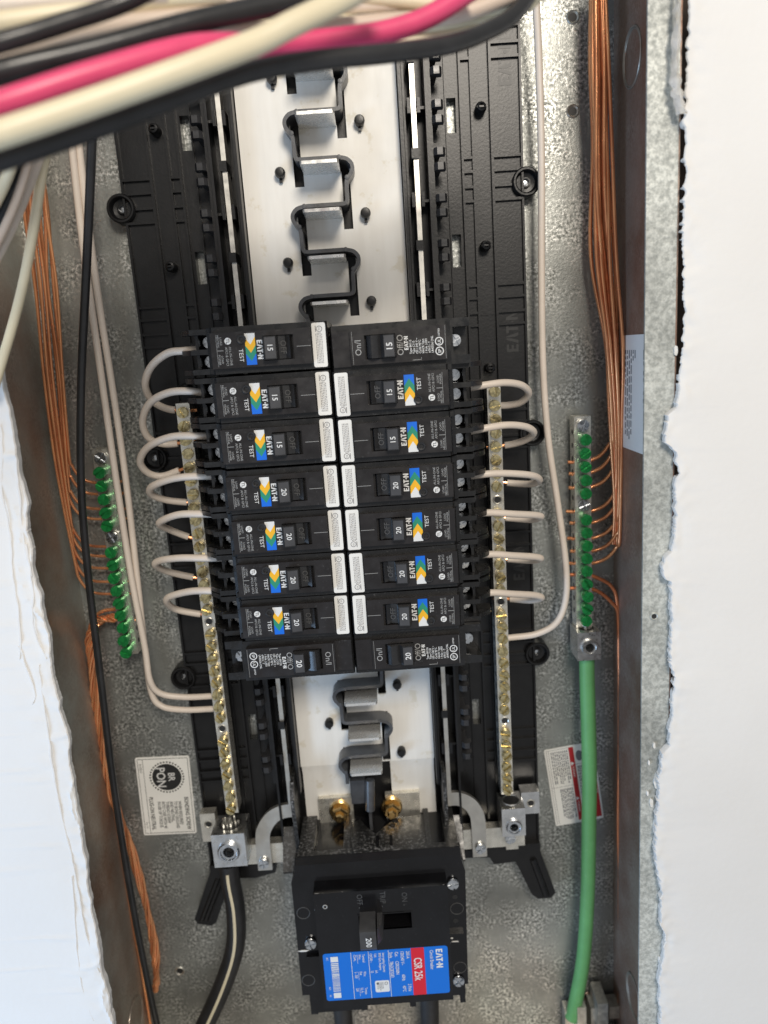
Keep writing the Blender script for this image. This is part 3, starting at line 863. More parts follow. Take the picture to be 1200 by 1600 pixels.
    for r in range(5):
        y = .38
        while y > -.24:
            w = rnd.uniform(.015, .05); mb.rect(.12 + r * .03, .132 + r * .03, y - w, y, 3.188); y -= w + .013
    mb.ring_flat(.17, -.33, .052, .064, 3.188, 16); mb.text('UL', .055, .17, -.33, 3.188, UP); mb.rect(.24, .255, -.4, -.27, 3.188)
    part('sticker_print', mb, 'paper_grey', st)
    return t
def plain_breaker(label, amps):
    t = thing('circuit_breaker', label, 'circuit breaker', (0, 0, 0), 0, 'branch circuit breakers')
    mb = MB()
    mb.prism([(.0, .96), (.0, 3.02), (.03, 3.06), (2.56, 3.06), (2.56, .96)], -.488, .488, .026, 2, axis='y')
    part('body', mb, 'breaker_plastic', t)
    mb = MB(); mb.frame(.42, 2.46, -.36, .36, .72, 1.38, -.25, .25, 3.055, 3.22, .02)
    mb.box(.04, .42, -.38, .36, 3.05, 3.14, .012); mb.rect(.72, 1.38, -.25, .25, 3.065)
    part('face_plate', mb, 'breaker_face', t)
    mb = MB(); mb.prism([(.75, 3.08), (.78, 3.26), (.86, 3.36), (.96, 3.34), (1.06, 3.28), (1.12, 3.40), (1.34, 3.42), (1.37, 3.38), (1.37, 3.08)], -.235, .235, .018, axis='y')
    h = part('handle', mb, 'handle_plastic', t)
    mb = MB(); mb.rect(1.13, 1.335, -.215, .215, 3.424); part('rating_plate', mb, 'rating_grey', h)
    mb = MB(); mb.text(amps, .18, 1.235, 0, 3.428, UP, .015); part('rating_print', mb, 'print_white', h)
    mb = MB(); mb.text('On/I', .19, .58, 0, 3.226, UP, 0, .95); mb.text('Off/O', .19, 1.47, 0, 3.226, UP, 0, .95)
    part('moulded_lettering', mb, 'print_grey', t)
    mb = MB(); mb.logo(.085, 1.60, .03, 3.226, UP)
    for i, l in enumerate(['Type BR1' + amps, 'Type C1' + amps, '120 / 240 V ~', 'Cu/Al 90°C', 'HACR Type', '1 Pole  J-603', '67815 - T', 'LR43556 CNL']):
        mb.text(l, .066, 1.69 + i * .066, -.02 - .27 + .3 if False else -.20, 3.226, UP, .012, .9, 'L')
    for v in (-.18, .02):
        mb.ring_flat(2.30, v, .07, .09, 3.226, 20)
        mb.text('SP' if v < 0 else 'UL', .09, 2.30, v, 3.226, UP, .012)
    mb.text('LISTED', .05, 2.30, .21, 3.226, UP, .01)
    part('lettering', mb, 'print_white', t)
    for q in ((1.72, 1.9, -.335, -.325), (1.902, 1.909, -.335, -.28), (2.43, 2.436, -.34, .34), (.46, .466, -.34, .34)):
        mb = MB(); mb.box(*q, 3.21, 3.227); part('seam', mb, 'print_dim', t)
    mb = MB(); mb.prism([(2.56, -.48), (2.98, -.48), (2.98, -.30), (2.62, -.26), (2.62, .30), (2.98, .30), (2.98, .48), (2.56, .48)], 1.3, 2.98, .015)
    mb.box(2.60, 2.96, -.45, .45, 1.25, 2.5); part('terminal_block', mb, 'breaker_plastic', t)
    part('terminal_screw', SCR['breaker'], None, t, (2.70, .02, 2.62), .5)
    return t
rows = ['topmost', 'second from top', 'third from top', 'fourth from top', 'fifth from top', 'sixth from top', 'seventh from top', 'bottom']
first = {}
def breaker(kind, amps, loc, rot, label):
    k = (kind, amps)
    if k not in first:
        b = (afci if kind == 'a' else plain_breaker)(label, amps); first[k] = b
        b.location = A3 @ Vector(loc) * IN + Vector((0, 0, LIFT * IN)); b.rotation_euler = (0, -rot, 0)
    else:
        b = dup(first[k], loc, rot); b['label'] = label
    return b
for k in range(8):
    jx, jz = random.uniform(-.015, .015), random.uniform(-.02, .02)
    amps = '15' if k < 3 else '20'
    y = -k + (.05 if k == 0 else .03 if k < 3 else .0)
    lab = 'black %s amp %s, %s in the stack on the bonding sticker side'
    breaker('a' if k < 7 else 'p', amps, (-.012 + jx, y, jz), math.pi + random.uniform(-.006, .006), lab % (amps, 'test-button breaker' if k < 7 else 'plain breaker', rows[k]))
    lab = 'black %s amp %s, %s in the stack on the green cable side'
    breaker('p' if k in (0, 7) else 'a', amps, (.012 + random.uniform(-.01, .015), -k - .02 - (.05 if k == 0 else 0), random.uniform(-.02, .02)), random.uniform(-.006, .006), lab % (amps, 'plain breaker' if k in (0, 7) else 'test-button breaker', rows[k]))

# ------------------------------------------------------------------ main breaker
mb_ = thing('main_breaker', 'large black 200 amp main breaker with a blue and red label', 'main breaker', (0, 0, 0))
CX = .17
mb = MB()
mb.prism([(-2.14, -13.5), (-1.98, -13.05), (2.28, -13.05), (2.4, -13.5), (2.33, -17.0), (-2.16, -17.0)], .5, 2.45, .05, 2)
part('body', mb, 'main_plastic', mb_)
mb = MB()
mb.prism([(-12.83, 2.2), (-12.83, 2.36), (-12.95, 2.52), (-13.36, 2.62), (-13.42, 2.4), (-13.42, 2.2)], -2.0, 2.3, .05, 2, axis='x')
part('front_band', mb, 'main_plastic', mb_)
mb = MB(); mb.frame(CX - 1.68, CX + 1.7, -16.80, -13.36, -.42, .92, -14.52, -14.06, 2.4, 3.1, .06)
cov = part('cover', mb, 'main_plastic', mb_)
# end wall that faces the bus: ribs and arched openings
mb = MB()
for x0, x1, z1 in ((-2.1, -1.7, 2.3), (-.92, -.74, 2.3), (1.28, 1.42, 2.3), (1.78, 2.1, 2.3)): mb.box(CX + x0, CX + x1, -13.06, -12.84, .62, z1, .03)
mb.box(CX - 2.1, CX + 2.1, -13.06, -12.82, 2.16, 2.34, .03)
mb.prism([(CX - .74, 2.17), (CX - .74, .95), (CX - .5, .8), (CX - .2, 1.35), (CX - .05, 1.5), (CX + .1, 1.3), (CX + .45, .9), (CX + 1.28, .75), (CX + 1.28, 2.17)], -13.06, -12.92, .02, axis='y')
mb.frame(CX - .1, CX + .38, -.0, .3, CX - .02, CX + .3, .06, .24, -12.93, -12.86) if False else None
part('terminal_shroud', mb, 'main_dusty', mb_)
for x in (-.04, .32):
    mb = MB(); mb.box(CX + x, CX + x + .07, -12.92, -12.8, 1.75, 2.15, .015); part('catch_rib', mb, 'main_plastic', mb_)
# bottom lug covers
mb = MB(); mb.box(CX - 2.15, CX - .62, -17.85, -17.0, .9, 2.2, .04); mb.box(CX - 2.2, CX - 2.0, -18.0, -17.0, .9, 2.1, .02); mb.box(CX - .8, CX - .62, -17.98, -17.0, .9, 2.1, .02); part('lug_cover', mb, 'main_plastic', mb_)
mb = MB(); mb.box(CX + .55, CX + 2.1, -17.6, -17.0, .9, 2.2, .04); mb.box(CX + .55, CX + .72, -17.98, -17.0, .9, 2.1, .02); mb.box(CX + 1.95, CX + 2.1, -17.95, -17.0, .9, 2.1, .02); part('lug_cover', mb, 'main_plastic', mb_)
for px, py in ((708, 1383), (717, 1535), (485, 1477)):
    p = P(px, py, 2.55); screw('zinc', mb_, (p.x, p.y, 2.47))
for px, py in ((474, 1427), (482, 1532), (714, 1420), (719, 1512)):
    p = P(px, py, 2.46); mb = MB(); mb.tube([(p.x + .17 * math.cos(a), p.y + .17 * math.sin(a), 2.452) for a in [i * math.pi / 12 for i in range(25)]], .012, 6, False); part('moulded_ring', mb, 'emboss_grey', mb_)
for px, py in ((711, 1402), (712, 1439)):
    p = P(px, py, 2.46); mb = MB(); mb.lathe([(.07, .003), (0, .003)], n=14); part('rivet_hole', mb, 'mark_black', mb_, (p.x, p.y, 2.45))
for sx, y0 in ((-1, -15.75), (1, -15.35)):
    mb = MB(); a, b = sorted((CX + sx * 1.72, CX + sx * 2.1)); mb.box(a, b, y0 - .03, y0 + .05, 2.44, 2.56, .02); part('side_ledge', mb, 'main_plastic', mb_)
# worn edges with the edge highlight painted in as grey, and paint flecks
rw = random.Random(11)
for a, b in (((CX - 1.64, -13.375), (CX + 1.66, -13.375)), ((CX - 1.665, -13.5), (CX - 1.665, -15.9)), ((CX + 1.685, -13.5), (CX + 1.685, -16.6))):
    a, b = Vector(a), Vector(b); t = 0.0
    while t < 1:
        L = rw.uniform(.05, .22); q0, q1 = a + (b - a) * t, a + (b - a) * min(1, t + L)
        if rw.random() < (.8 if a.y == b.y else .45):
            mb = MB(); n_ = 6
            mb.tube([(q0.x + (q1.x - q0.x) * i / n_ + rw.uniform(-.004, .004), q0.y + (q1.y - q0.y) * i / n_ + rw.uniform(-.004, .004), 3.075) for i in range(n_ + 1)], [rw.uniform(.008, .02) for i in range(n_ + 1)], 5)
            part('edge_wear_glint', mb, 'wear_glint_grey', mb_)
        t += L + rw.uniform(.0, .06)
for px, py, w, h in ((700, 1488, .1, .22), (712, 1471, .22, .04), (474, 1486, .34, .045), (706, 1466, .07, .05)):
    p = P(px, py, 2.46); mb = MB()
    mb.prism([(p.x + w * .5 * math.cos(a) * rw.uniform(.6, 1.2), p.y + h * .5 * math.sin(a) * rw.uniform(.6, 1.2)) for a in [i * math.pi / 6 for i in range(12)]], 2.44, 2.465, .004); part('paint_fleck', mb, 'plaster', mb_)
# toggle opening and handle
x0, x1, y0, y1 = -.42, .92, -14.52, -14.06
mb = MB(); mb.frame(x0 - .03, x1 + .03, y0 - .03, y1 + .03, x0, x1, y0, y1, 3.06, 3.115, .008); fr = part('toggle_frame', mb, 'main_plastic', mb_)
mb = MB(); mb.prism([(-14.0, 2.5), (-13.94, 3.62), (-14.0, 3.74), (-14.40, 3.84), (-14.50, 3.76), (-14.5, 2.5)], -.38, .02, .04, axis='x')
mb.prism([(.05, 2.5), (.05, 3.66), (.16, 3.5), (.24, 2.5)], -14.46, -14.02, .03, axis='y')
hd = part('handle', mb, 'toggle_plastic', mb_)
mb = MB(); mb.text('200', .2, 0, 0, 0, -UP, .012, .9)
for v in mb.bm.verts: v.co = Vector((v.co.x - .16, -14.528 + .0, 3.62 + v.co.y * .9)) if False else Vector((v.co.x - .16, v.co.y - 14.23, 3.828))
part('rating_print', mb, 'print_white', hd)
mb = MB()
for s_, px, py in (('OFF -', 563, 1417), ('TRIP -', 599, 1414), ('ON -', 633, 1415)):
    p = P(px, py, 3.1); mb.text(s_, .2, p.x, -13.86, 3.106, -UP - .0, 0, .9, 'R')
part('moulded_lettering', mb, 'emboss_grey', mb_)
p = P(508, 1417, 3.1); mb = MB(); mb.lathe([(.035, .005), (.05, .015), (.065, .003)], n=12); part('indicator_dimple', mb, 'print_dim', mb_, (p.x, p.y, 3.1))
# blue label
lx0, lx1, ly1, ly0 = -1.42, 1.79, -15.13, -16.57
mb = MB(); o = []
for cx, cy, a0 in ((lx1 - .07, ly1 - .07, 0), (lx0 + .07, ly1 - .07, 90), (lx0 + .07, ly0 + .07, 180), (lx1 - .07, ly0 + .07, 270)):
    o += [(cx + .07 * math.cos(math.radians(a0 + d)), cy + .07 * math.sin(math.radians(a0 + d))) for d in (0, 30, 60, 90)]
mb.prism(o, 3.1, 3.108); lb = part('label', mb, 'label_blue', mb_)
LW, LH = lx1 - lx0, ly1 - ly0
def lx(f): return lx0 + f * LW
mb = MB(); mb.rect(lx(.705), lx(.81), ly0, ly1, 3.111); part('red_band', mb, 'label_red', lb)
mb = MB(); D = -UP; z = 3.115
mb.logo(.17, lx(.93), ly1 - .36, z, D)
def lt(s_, f, off, size, bold=.008, sx=.72): mb.text(s_, size, lx(f), ly1 - off, z, D, bold, sx, 'L')
lt('Circuit Breaker', .87, .10, .13); lt('CSR 25k', .757, .30, .29, .012, .68)
for s_, f, off in (('200 A', .68, .08), ('2 Pole', .68, 1.08), ('120/240 V~', .635, .08), ('60Hz', .635, .78), ('40°C', .635, 1.12), ('Cat.', .59, .08), ('CSR2200N', .59, .36), ('Style', .545, .08), ('7863C87G83', .545, .36),
                   ('Interrupting Capacity', .485, .08), ('RMS Sym. Ampere', .455, .08), ('Volt', .42, .08), ('kA', .42, .6), ('120/240 ~', .385, .08), ('25', .385, .6),
                   ('Terminal', .325, .08), ('Wire', .295, .08), ('CU/AL', .255, .08), ('Wire', .325, .6), ('Size', .295, .6), ('2 - 300', .255, .6), ('Torque', .325, 1.1), ('Lb. in.', .295, 1.1), ('250', .255, 1.1)):
    lt(s_, f, off, .125 if f > .5 else .095)
for f in (.525, .365, .225): mb.rect(lx(f) - .006, lx(f) + .006, ly0 + .01, ly1 - .01, z)
mb.rect(lx(.275) - .004, lx(.275) + .004, ly1 - .35, ly1 - .08, z); mb.rect(lx(.275) - .004, lx(.275) + .004, ly1 - .85, ly1 - .6, z); mb.rect(lx(.275) - .004, lx(.275) + .004, ly1 - 1.35, ly1 - 1.1, z)
yy = ly1 - .1; rnd = random.Random(5)
mb.rect(lx(.06), lx(.12), yy - .16, yy, z); mb.rect(lx(.06), lx(.12), ly0 + .08, ly0 + .24, z); yy -= .19
while yy > ly0 + .28:
    w = rnd.choice((.012, .02, .032)); mb.rect(lx(.06), lx(.12), yy - w, yy, z); yy -= w + rnd.choice((.014, .02))
lt('UAC', .035, .1, .07); lt('3413', .035, 1.0, .07); lt('165', .035, 1.25, .07)
part('label_print', mb, 'print_white', lb)
mb = MB(); a, b, c, d = lx(.40), lx(.515), ly1 - 1.27, ly1 - .92
mb.prism([(a + .03, c), (b - .03, c), (b, c + .03), (b, d - .03), (b - .03, d), (a + .03, d), (a, d - .03), (a, c + .03)], 3.108, 3.113); lw = part('listing_patch', mb, 'print_white', lb)
mb = MB(); rnd = random.Random(2); greek(mb, a + .05, b - .15, c + .05, d - .05, 3.117, 5, .014, rnd=rnd); mb.ring_flat(b - .08, d - .09, .03, .045, 3.117, 14); mb.ring_flat(a + .07, d - .08, .0, .035, 3.117, 14)
part('listing_print', mb, 'paper_grey', lw)

# ------------------------------------------------------------------ stickers
def quad_frame(tl, tr, bl, br):
    def f(u, v):   # u right 0..1, v down 0..1
        return (tl * (1 - u) + tr * u) * (1 - v) + (bl * (1 - u) + br * u) * v
    return f
def sticker(name, label, quad, m, z):
    """flat sheet at its own place; returns root and a map from sheet inches to panel"""
    tl, tr, bl, br = [P(*q, 0) for q in quad]
    c = (tl + tr + bl + br) / 4
    ex = ((tr - tl) + (br - bl)) / 2; ey = ((tl - bl) + (tr - br)) / 2
    w, h = ex.length, ey.length
    ang = math.atan2(ey.x, ey.y) * -1
    mb = MB(); o = []; r = .05
    for cx, cy, a0 in ((w / 2 - r, h / 2 - r, 0), (-w / 2 + r, h / 2 - r, 90), (-w / 2 + r, -h / 2 + r, 180), (w / 2 - r, -h / 2 + r, 270)):
        o += [(cx + r * math.cos(math.radians(a0 + d)), cy + r * math.sin(math.radians(a0 + d))) for d in (0, 30, 60, 90)]
    mb.prism(o, .002, .012)
    s = part(name, mb, m, None, (c.x, c.y, z), ang)
    tag(s, label, 'sticker')
    return s, w, h
s, w, h = sticker('bonding_sticker', 'white bonding screw sticker with a round black emblem on the back plate', [(212, 1187), (294, 1177), (225, 1308), (308, 1298)], 'sticker_silver', 0)
z = .016
mb = MB()
for a, b, c, d in ((-w / 2 + .05, w / 2 - .05, h / 2 - .07, h / 2 - .055), (-w / 2 + .05, w / 2 - .05, -h / 2 + .055, -h / 2 + .07), (-w / 2 + .05, -w / 2 + .063, -h / 2 + .055, h / 2 - .055), (w / 2 - .063, w / 2 - .05, -h / 2 + .055, h / 2 - .055), (-w / 2 + .2, -w / 2 + .212, -h / 2 + .055, h / 2 - .055)): mb.rect(a, b, c, d, z)
cy = h * .24
mb.disc(.08, cy, .42, z, 32)
for i in range(34):
    a = i * 2 * math.pi / 34; mb.disc(.08 + .475 * math.cos(a), cy + .475 * math.sin(a), .028, z, 8)
D = -UP
mb.text('BONDING SCREW', .165, w / 2 - .2, -.06, z, D, .022, .78, 'L')
for i, l in enumerate(('WHEN REQUIRED', 'TO BOND GROUND', 'AND NEUTRAL,', 'THREAD SCREW', 'INTO CASE WITH 40', 'IN-LBS OF TORQUE.')): mb.text(l, .128, w / 2 - .40 - i * .118, -.18, z, D, .02, .74, 'L')
mb.text('PLUG-ON NEUTRAL', .165, -w / 2 + .33, -.02, z, D, .022, .72, 'L')
mb.text('30-48270', .1, -w / 2 + .13, h / 2 - .2, z, D, 0, .75, 'L'); mb.text('Rev. 01', .09, -w / 2 + .13, -h / 2 + .42, z, D, 0, .75, 'L')
part('sticker_print', mb, 'print_black', s)
mb = MB(); mb.text('BR', .27, .22, cy, z + .004, D, .012, .85); mb.text('PON', .36, -.08, cy, z + .004, D, .014, .85); part('emblem_print', mb, 'print_white', s)

s, w, h = sticker('danger_sticker', 'white danger sticker with red bands partly covered by the green cable', [(850, 1172), (926, 1158), (868, 1290), (944, 1278)], 'sticker_cool', 0)
mb = MB()
mb.rect(w / 2 - .28, w / 2 - .05, -h / 2 + .08, h / 2 - .08, .016); mb.rect(-.02, .12, -h / 2 + .08, h / 2 - .05, .016)
part('red_band', mb, 'danger_red', s)
mb = MB(); rnd = random.Random(9); z = .02
for a in (-w / 2 + .05, -w / 2 + .11): mb.rect(a, a + .01, -h / 2 + .05, h / 2 - .05, .016)
mb.rect(-w / 2 + .06, 0, h / 2 - .06, h / 2 - .05, .016); mb.rect(-w / 2 + .06, -.02, -.01, .0, .016); mb.rect(.12, w / 2 - .28, h / 2 - .62, h / 2 - .61, .016)
greek(mb, -w / 2 + .16, -.05, .08, h / 2 - .12, .016, 9, .03, rnd=rnd); greek(mb, -w / 2 + .28, -.05, -h / 2 + .15, -.08, .016, 8, .03, rnd=rnd); greek(mb, .16, w / 2 - .32, -h / 2 + .15, h / 2 - .68, .016, 5, .03, rnd=rnd)
mb.disc(.26, h / 2 - .36, .1, .016, 14, .17); mb.disc(.40, h / 2 - .34, .07, .016, 12, .2)
part('small_print', mb, 'paper_grey', s)
mb = MB(); mb.text('DANGER', .26, w / 2 - .165, -.02, z, D, .012, .8)
mb.flat([(w / 2 - .25, .55), (w / 2 - .08, .65), (w / 2 - .25, .75)], z); mb.flat([(-.0, .62), (.1, .68), (0, .74)], z); mb.flat([(.0, -.52), (.1, -.46), (0, -.40)], z)
mb.text('WARNING', .09, .05, .42, z, D, 0, .8); mb.text('WARNING', .09, .05, -.72, z, D, 0, .8)
part('band_print', mb, 'print_white', s)

# paper label on the side wall, seen very obliquely
pa = [wallpt(975, 527, XR), wallpt(1003, 519, XR), wallpt(979, 702, XR), wallpt(1003, 707, XR)]
z0, z1 = pa[0].z, 3.3
y1, y0 = (pa[0].y + pa[1].y) / 2, (pa[2].y + pa[3].y) / 2
mb = MB(); mb.box(XR - .014, XR - .004, y0, y1, z0, z1)
pl = tag(part('wall_label', mb, 'sticker_paper', None), 'white paper notice pasted on the box side wall beside the copper bundle', 'sticker')
mb = MB(); rnd = random.Random(4)
nline = 9
for r in range(nline):
    zz = z0 + .15 + r * .13; y = y1 - .35
    while y > y0 + (.4 if r < 4 else 1.3 + .2 * r):
        wd = rnd.uniform(.06, .22)
        mb.prism([(y - wd, zz), (y, zz), (y, zz + .055), (y - wd, zz + .055)], XR - .018, XR - .0145, axis='x'); y -= wd + .05
part('small_print', mb, 'paper_grey', pl)
mb = MB(); mb.logo(.36, 0, 0, 0, 0)
for v in mb.bm.verts: a, b = v.co.x, v.co.y; v.co = Vector((XR - .018, y1 - .95 - a, z0 + 1.55 + b))
part('heading_print', mb, 'print_black', pl)

# ------------------------------------------------------------------ wires
def wire(name, label, cat, pts, r, m, group=None, n=8, sides=12, rads=None, bare=None):
    """pts = [(px, py, z)...] or Vectors"""
    q = [p if isinstance(p, Vector) else P(*p) for p in pts]
    c = catmull(q, n)
    tail = None
    if bare:
        k = len(c) - 1
        while k > 2 and abs(c[k].x) < bare: k -= 1
        tail = c[k - 1:]; c = c[:k + 1]
    mb = MB()
    if rads:
        rr = []
        for i in range(len(c)):
            t = i / (len(c) - 1) * (len(rads) - 1); k = min(int(t), len(rads) - 2); rr.append(rads[k] + (rads[k + 1] - rads[k]) * (t - k))
        mb.tube(c, rr, sides)
    else: mb.tube(c, r, sides)
    o = tag(part(name, mb, m, None), label, cat, group)
    if tail and len(tail) > 1:
        mb = MB(); mb.tube(tail, .042, 8); part('bare_end', mb, 'copper', o)
    return o

# pigtails: breaker -> neutral bar
LP = [[(318, 545, 2.1), (288, 548, 2.1), (262, 552, 1.95), (237, 572, 1.7), (227, 600, 1.4), (237, 625, 1.1), (262, 639, .9), (292, 641, .86), (308, 641, .86)],
      [(325, 615, 2.1), (295, 611, 2.1), (262, 614, 1.9), (234, 630, 1.6), (223, 658, 1.3), (232, 684, 1.05), (258, 694, .9), (296, 690, .86), (312, 689, .86)],
      [(330, 682, 2.1), (303, 681, 2.1), (266, 683, 1.9), (232, 698, 1.6), (219, 720, 1.3), (230, 738, 1.05), (252, 744, .9), (280, 735, .86), (312, 722, .86)],
      [(340, 745, 2.1), (310, 744, 2.1), (270, 748, 1.9), (238, 760, 1.6), (236, 772, 1.3), (258, 781, 1.0), (292, 785, .86), (318, 787, .86)],
      [(345, 803, 2.1), (314, 803, 2.1), (280, 804, 1.9), (254, 813, 1.6), (250, 820, 1.4), (268, 829, 1.0), (298, 840, .86), (322, 846, .86)],
      [(350, 872, 2.1), (318, 872, 2.1), (280, 872, 1.9), (250, 876, 1.6), (243, 883, 1.4), (262, 893, 1.0), (302, 902, .86), (325, 905, .86)],
      [(358, 924, 2.1), (330, 923, 2.1), (298, 924, 1.9), (266, 932, 1.6), (261, 941, 1.4), (275, 952, 1.0), (310, 959, .86), (332, 960, .86)]]
for i, p in enumerate(LP):
    wire('neutral_pigtail', 'white neutral pigtail looping out of the %s breaker on the bonding sticker side' % rows[i], 'wire', p, .088, 'wire_white', 'neutral pigtails', bare=4.0 + .05 * (i % 3))
RP = [[(735, 606, 2.1), (762, 601, 2.1), (790, 598, 1.95), (815, 602, 1.7), (826, 614, 1.4), (815, 628, 1.1), (795, 633, .9), (770, 634, .86), (760, 634, .86)],
      [(735, 674, 2.1), (764, 668, 2.1), (795, 664, 1.95), (822, 667, 1.7), (834, 676, 1.4), (822, 687, 1.1), (800, 694, .9), (770, 698, .86), (760, 699, .86)],
      [(735, 744, 2.1), (768, 740, 2.1), (800, 740, 1.95), (832, 743, 1.7), (843, 750, 1.4), (830, 756, 1.1), (800, 755, .9), (772, 752, .86), (764, 752, .86)],
      [(735, 804, 2.1), (766, 801, 2.1), (800, 803, 1.95), (838, 805, 1.6), (845, 808, 1.4), (830, 812, 1.1), (800, 810, .9), (775, 808, .86), (768, 808, .86)],
      [(738, 868, 2.1), (770, 866, 2.1), (800, 868, 1.95), (835, 870, 1.6), (845, 873, 1.4), (830, 876, 1.1), (800, 874, .9), (775, 872, .86), (768, 872, .86)],
      [(740, 928, 2.1), (772, 926, 2.1), (800, 928, 1.95), (835, 930, 1.6), (846, 934, 1.4), (830, 938, 1.1), (800, 936, .9), (778, 934, .86), (770, 934, .86)]]
for i, p in enumerate(RP):
    wire('neutral_pigtail', 'white neutral pigtail looping out of the %s breaker on the green cable side' % rows[i + 1], 'wire', p, .085, 'wire_white', 'neutral pigtails', bare=3.96 + .03 * (i % 3))

# long white wires
wire('white_wire', 'outer of two long white wires running past the ground bar to the neutral bar', 'wire', [(98, 60, 2.2), (112, 222, 1.7), (132, 400, 1.3), (160, 600, 1.1), (183, 760, 1.1), (205, 900, 1.1), (226, 1010, 1.1), (234, 1062, 1.1), (250, 1083, 1.0), (285, 1089, .9), (325, 1088, .86), (352, 1086, .86)], .083, 'wire_white', 'long white wires')
wire('white_wire', 'inner of two long white wires running past the ground bar to the neutral bar', 'wire', [(112, 60, 2.1), (123, 222, 1.6), (150, 440, 1.2), (178, 620, 1.0), (198, 760, .95), (214, 900, .95), (226, 1010, .9), (236, 1080, .9), (252, 1103, .9), (285, 1109, .9), (325, 1108, .86), (352, 1106, .86)], .083, 'wire_white', 'long white wires')
wire('white_wire', 'single long white wire hanging between the tray and the copper bundle', 'wire', [(836, -30, 1.0), (842, 100, .8), (846, 250, .7), (846, 400, .65), (848, 560, .65), (856, 680, .7), (872, 790, .75), (884, 880, .8), (884, 935, .8), (870, 972, .8), (840, 990, .82), (800, 996, .84), (776, 998, .86)], .085, 'wire_white', 'long white wires')
wire('black_wire', 'long black wire hanging in front of the ground bar and twisted copper', 'wire', [(148, 60, 3.6), (144, 210, 3.2), (136, 400, 2.6), (127, 600, 2.2), (127, 760, 1.9), (138, 900, 1.7), (156, 1050, 1.5), (178, 1230, 1.3), (205, 1400, 1.2), (232, 1540, 1.1), (250, 1620, 1.0)], .092, 'wire_black')
# white and black wires dropping from the bundle on one side
for i, (pts, m, nm, r) in enumerate([([(95, 170, 5.6), (70, 245, 5.2), (52, 360, 4.8), (30, 470, 4.6), (-10, 610, 4.5)], 'wire_cream', 'cream_wire', .09),
                                     ([(80, 190, 5.6), (52, 270, 5.3), (20, 350, 5.1), (-25, 440, 5.0)], 'wire_white', 'cream_wire', .09),
                                     ([(60, 190, 5.9), (30, 300, 5.6), (-5, 380, 5.4), (-40, 440, 5.3)], 'wire_beige', 'cream_wire', .075),
                                     ([(50, 210, 5.9), (28, 280, 5.6), (0, 345, 5.4), (-30, 410, 5.3)], 'wire_black', 'black_wire', .085),
                                     ([(38, 215, 6.0), (15, 275, 5.7), (-10, 330, 5.5), (-30, 370, 5.4)], 'wire_black', 'black_wire', .085),
                                     ([(30, 220, 6.2), (8, 285, 5.9), (-25, 350, 5.8)], 'wire_cream', 'cream_wire', .09)]):
    lab = ['thick cream wire dropping over the copper toward the cracked drywall', 'pinkish cream wire fanning out behind the thick cream wire', 'thin beige wire fanning out over the box wall',
           'black wire dropping steeply beside the beige wire', 'outer black wire dropping beside the cream wires', 'outermost short cream wire leaving under the cable bundle'][i]
    wire(nm, lab, 'wire', pts, r, m, 'wires dropping from the bundle')

# bare copper, bonding side
ends = [754, 772, 795, 811, 854, 869, 888, 909, 928]
barL = lambda y: 148 + (y - 735) * .137
for i, ye in enumerate(ends):
    t = i / 8
    def at(y, z, j=0):
        rgt = [(40, 48), (230, 66), (500, 92), (675, 105), (760, 112), (850, 122), (930, 135)]; lft = [(40, 18), (230, 32), (500, 58), (675, 79), (760, 93), (850, 111), (930, 128)]
        def ip(tb):
            for (a, xa), (b, xb) in zip(tb, tb[1:]):
                if a <= y <= b: return xa + (xb - xa) * (y - a) / (b - a)
            return tb[-1][1]
        return (ip(rgt) * (1 - t) + ip(lft) * t + j, y, z)
    jz = [.3, -.2, .12, -.3, .25, -.05, .34, -.22, .1][i]
    pts = [at(40, 1.6 + jz), at(230, 1.3 + jz), at(330, 1.15 + jz, random.uniform(-4, 4)), at(450, .95 + jz, random.uniform(-4, 4)), at(580, .8 + jz * .8, random.uniform(-3, 3))]
    if ye > 800: pts.append(at(700, .68 + jz * .5))
    if ye > 860: pts.append(at(790, .6 + jz * .3))
    x0 = at(ye - 45, .5)[0]
    pts += [(x0, ye - 46, .55 + jz * .2), (x0 + 5, ye - 26, .5), (x0 + 18, ye - 8, .45), (x0 + 34, ye - 1, .42), (barL(ye) + 6, ye, .42), (barL(ye) + 40, ye + random.uniform(-2, 2), .42)]
    wire('ground_wire', '%s bare copper wire from the top entering the ground bar beside twisted copper' % ORD[i], 'wire', pts, .037, 'copper', 'bare copper ground wires')
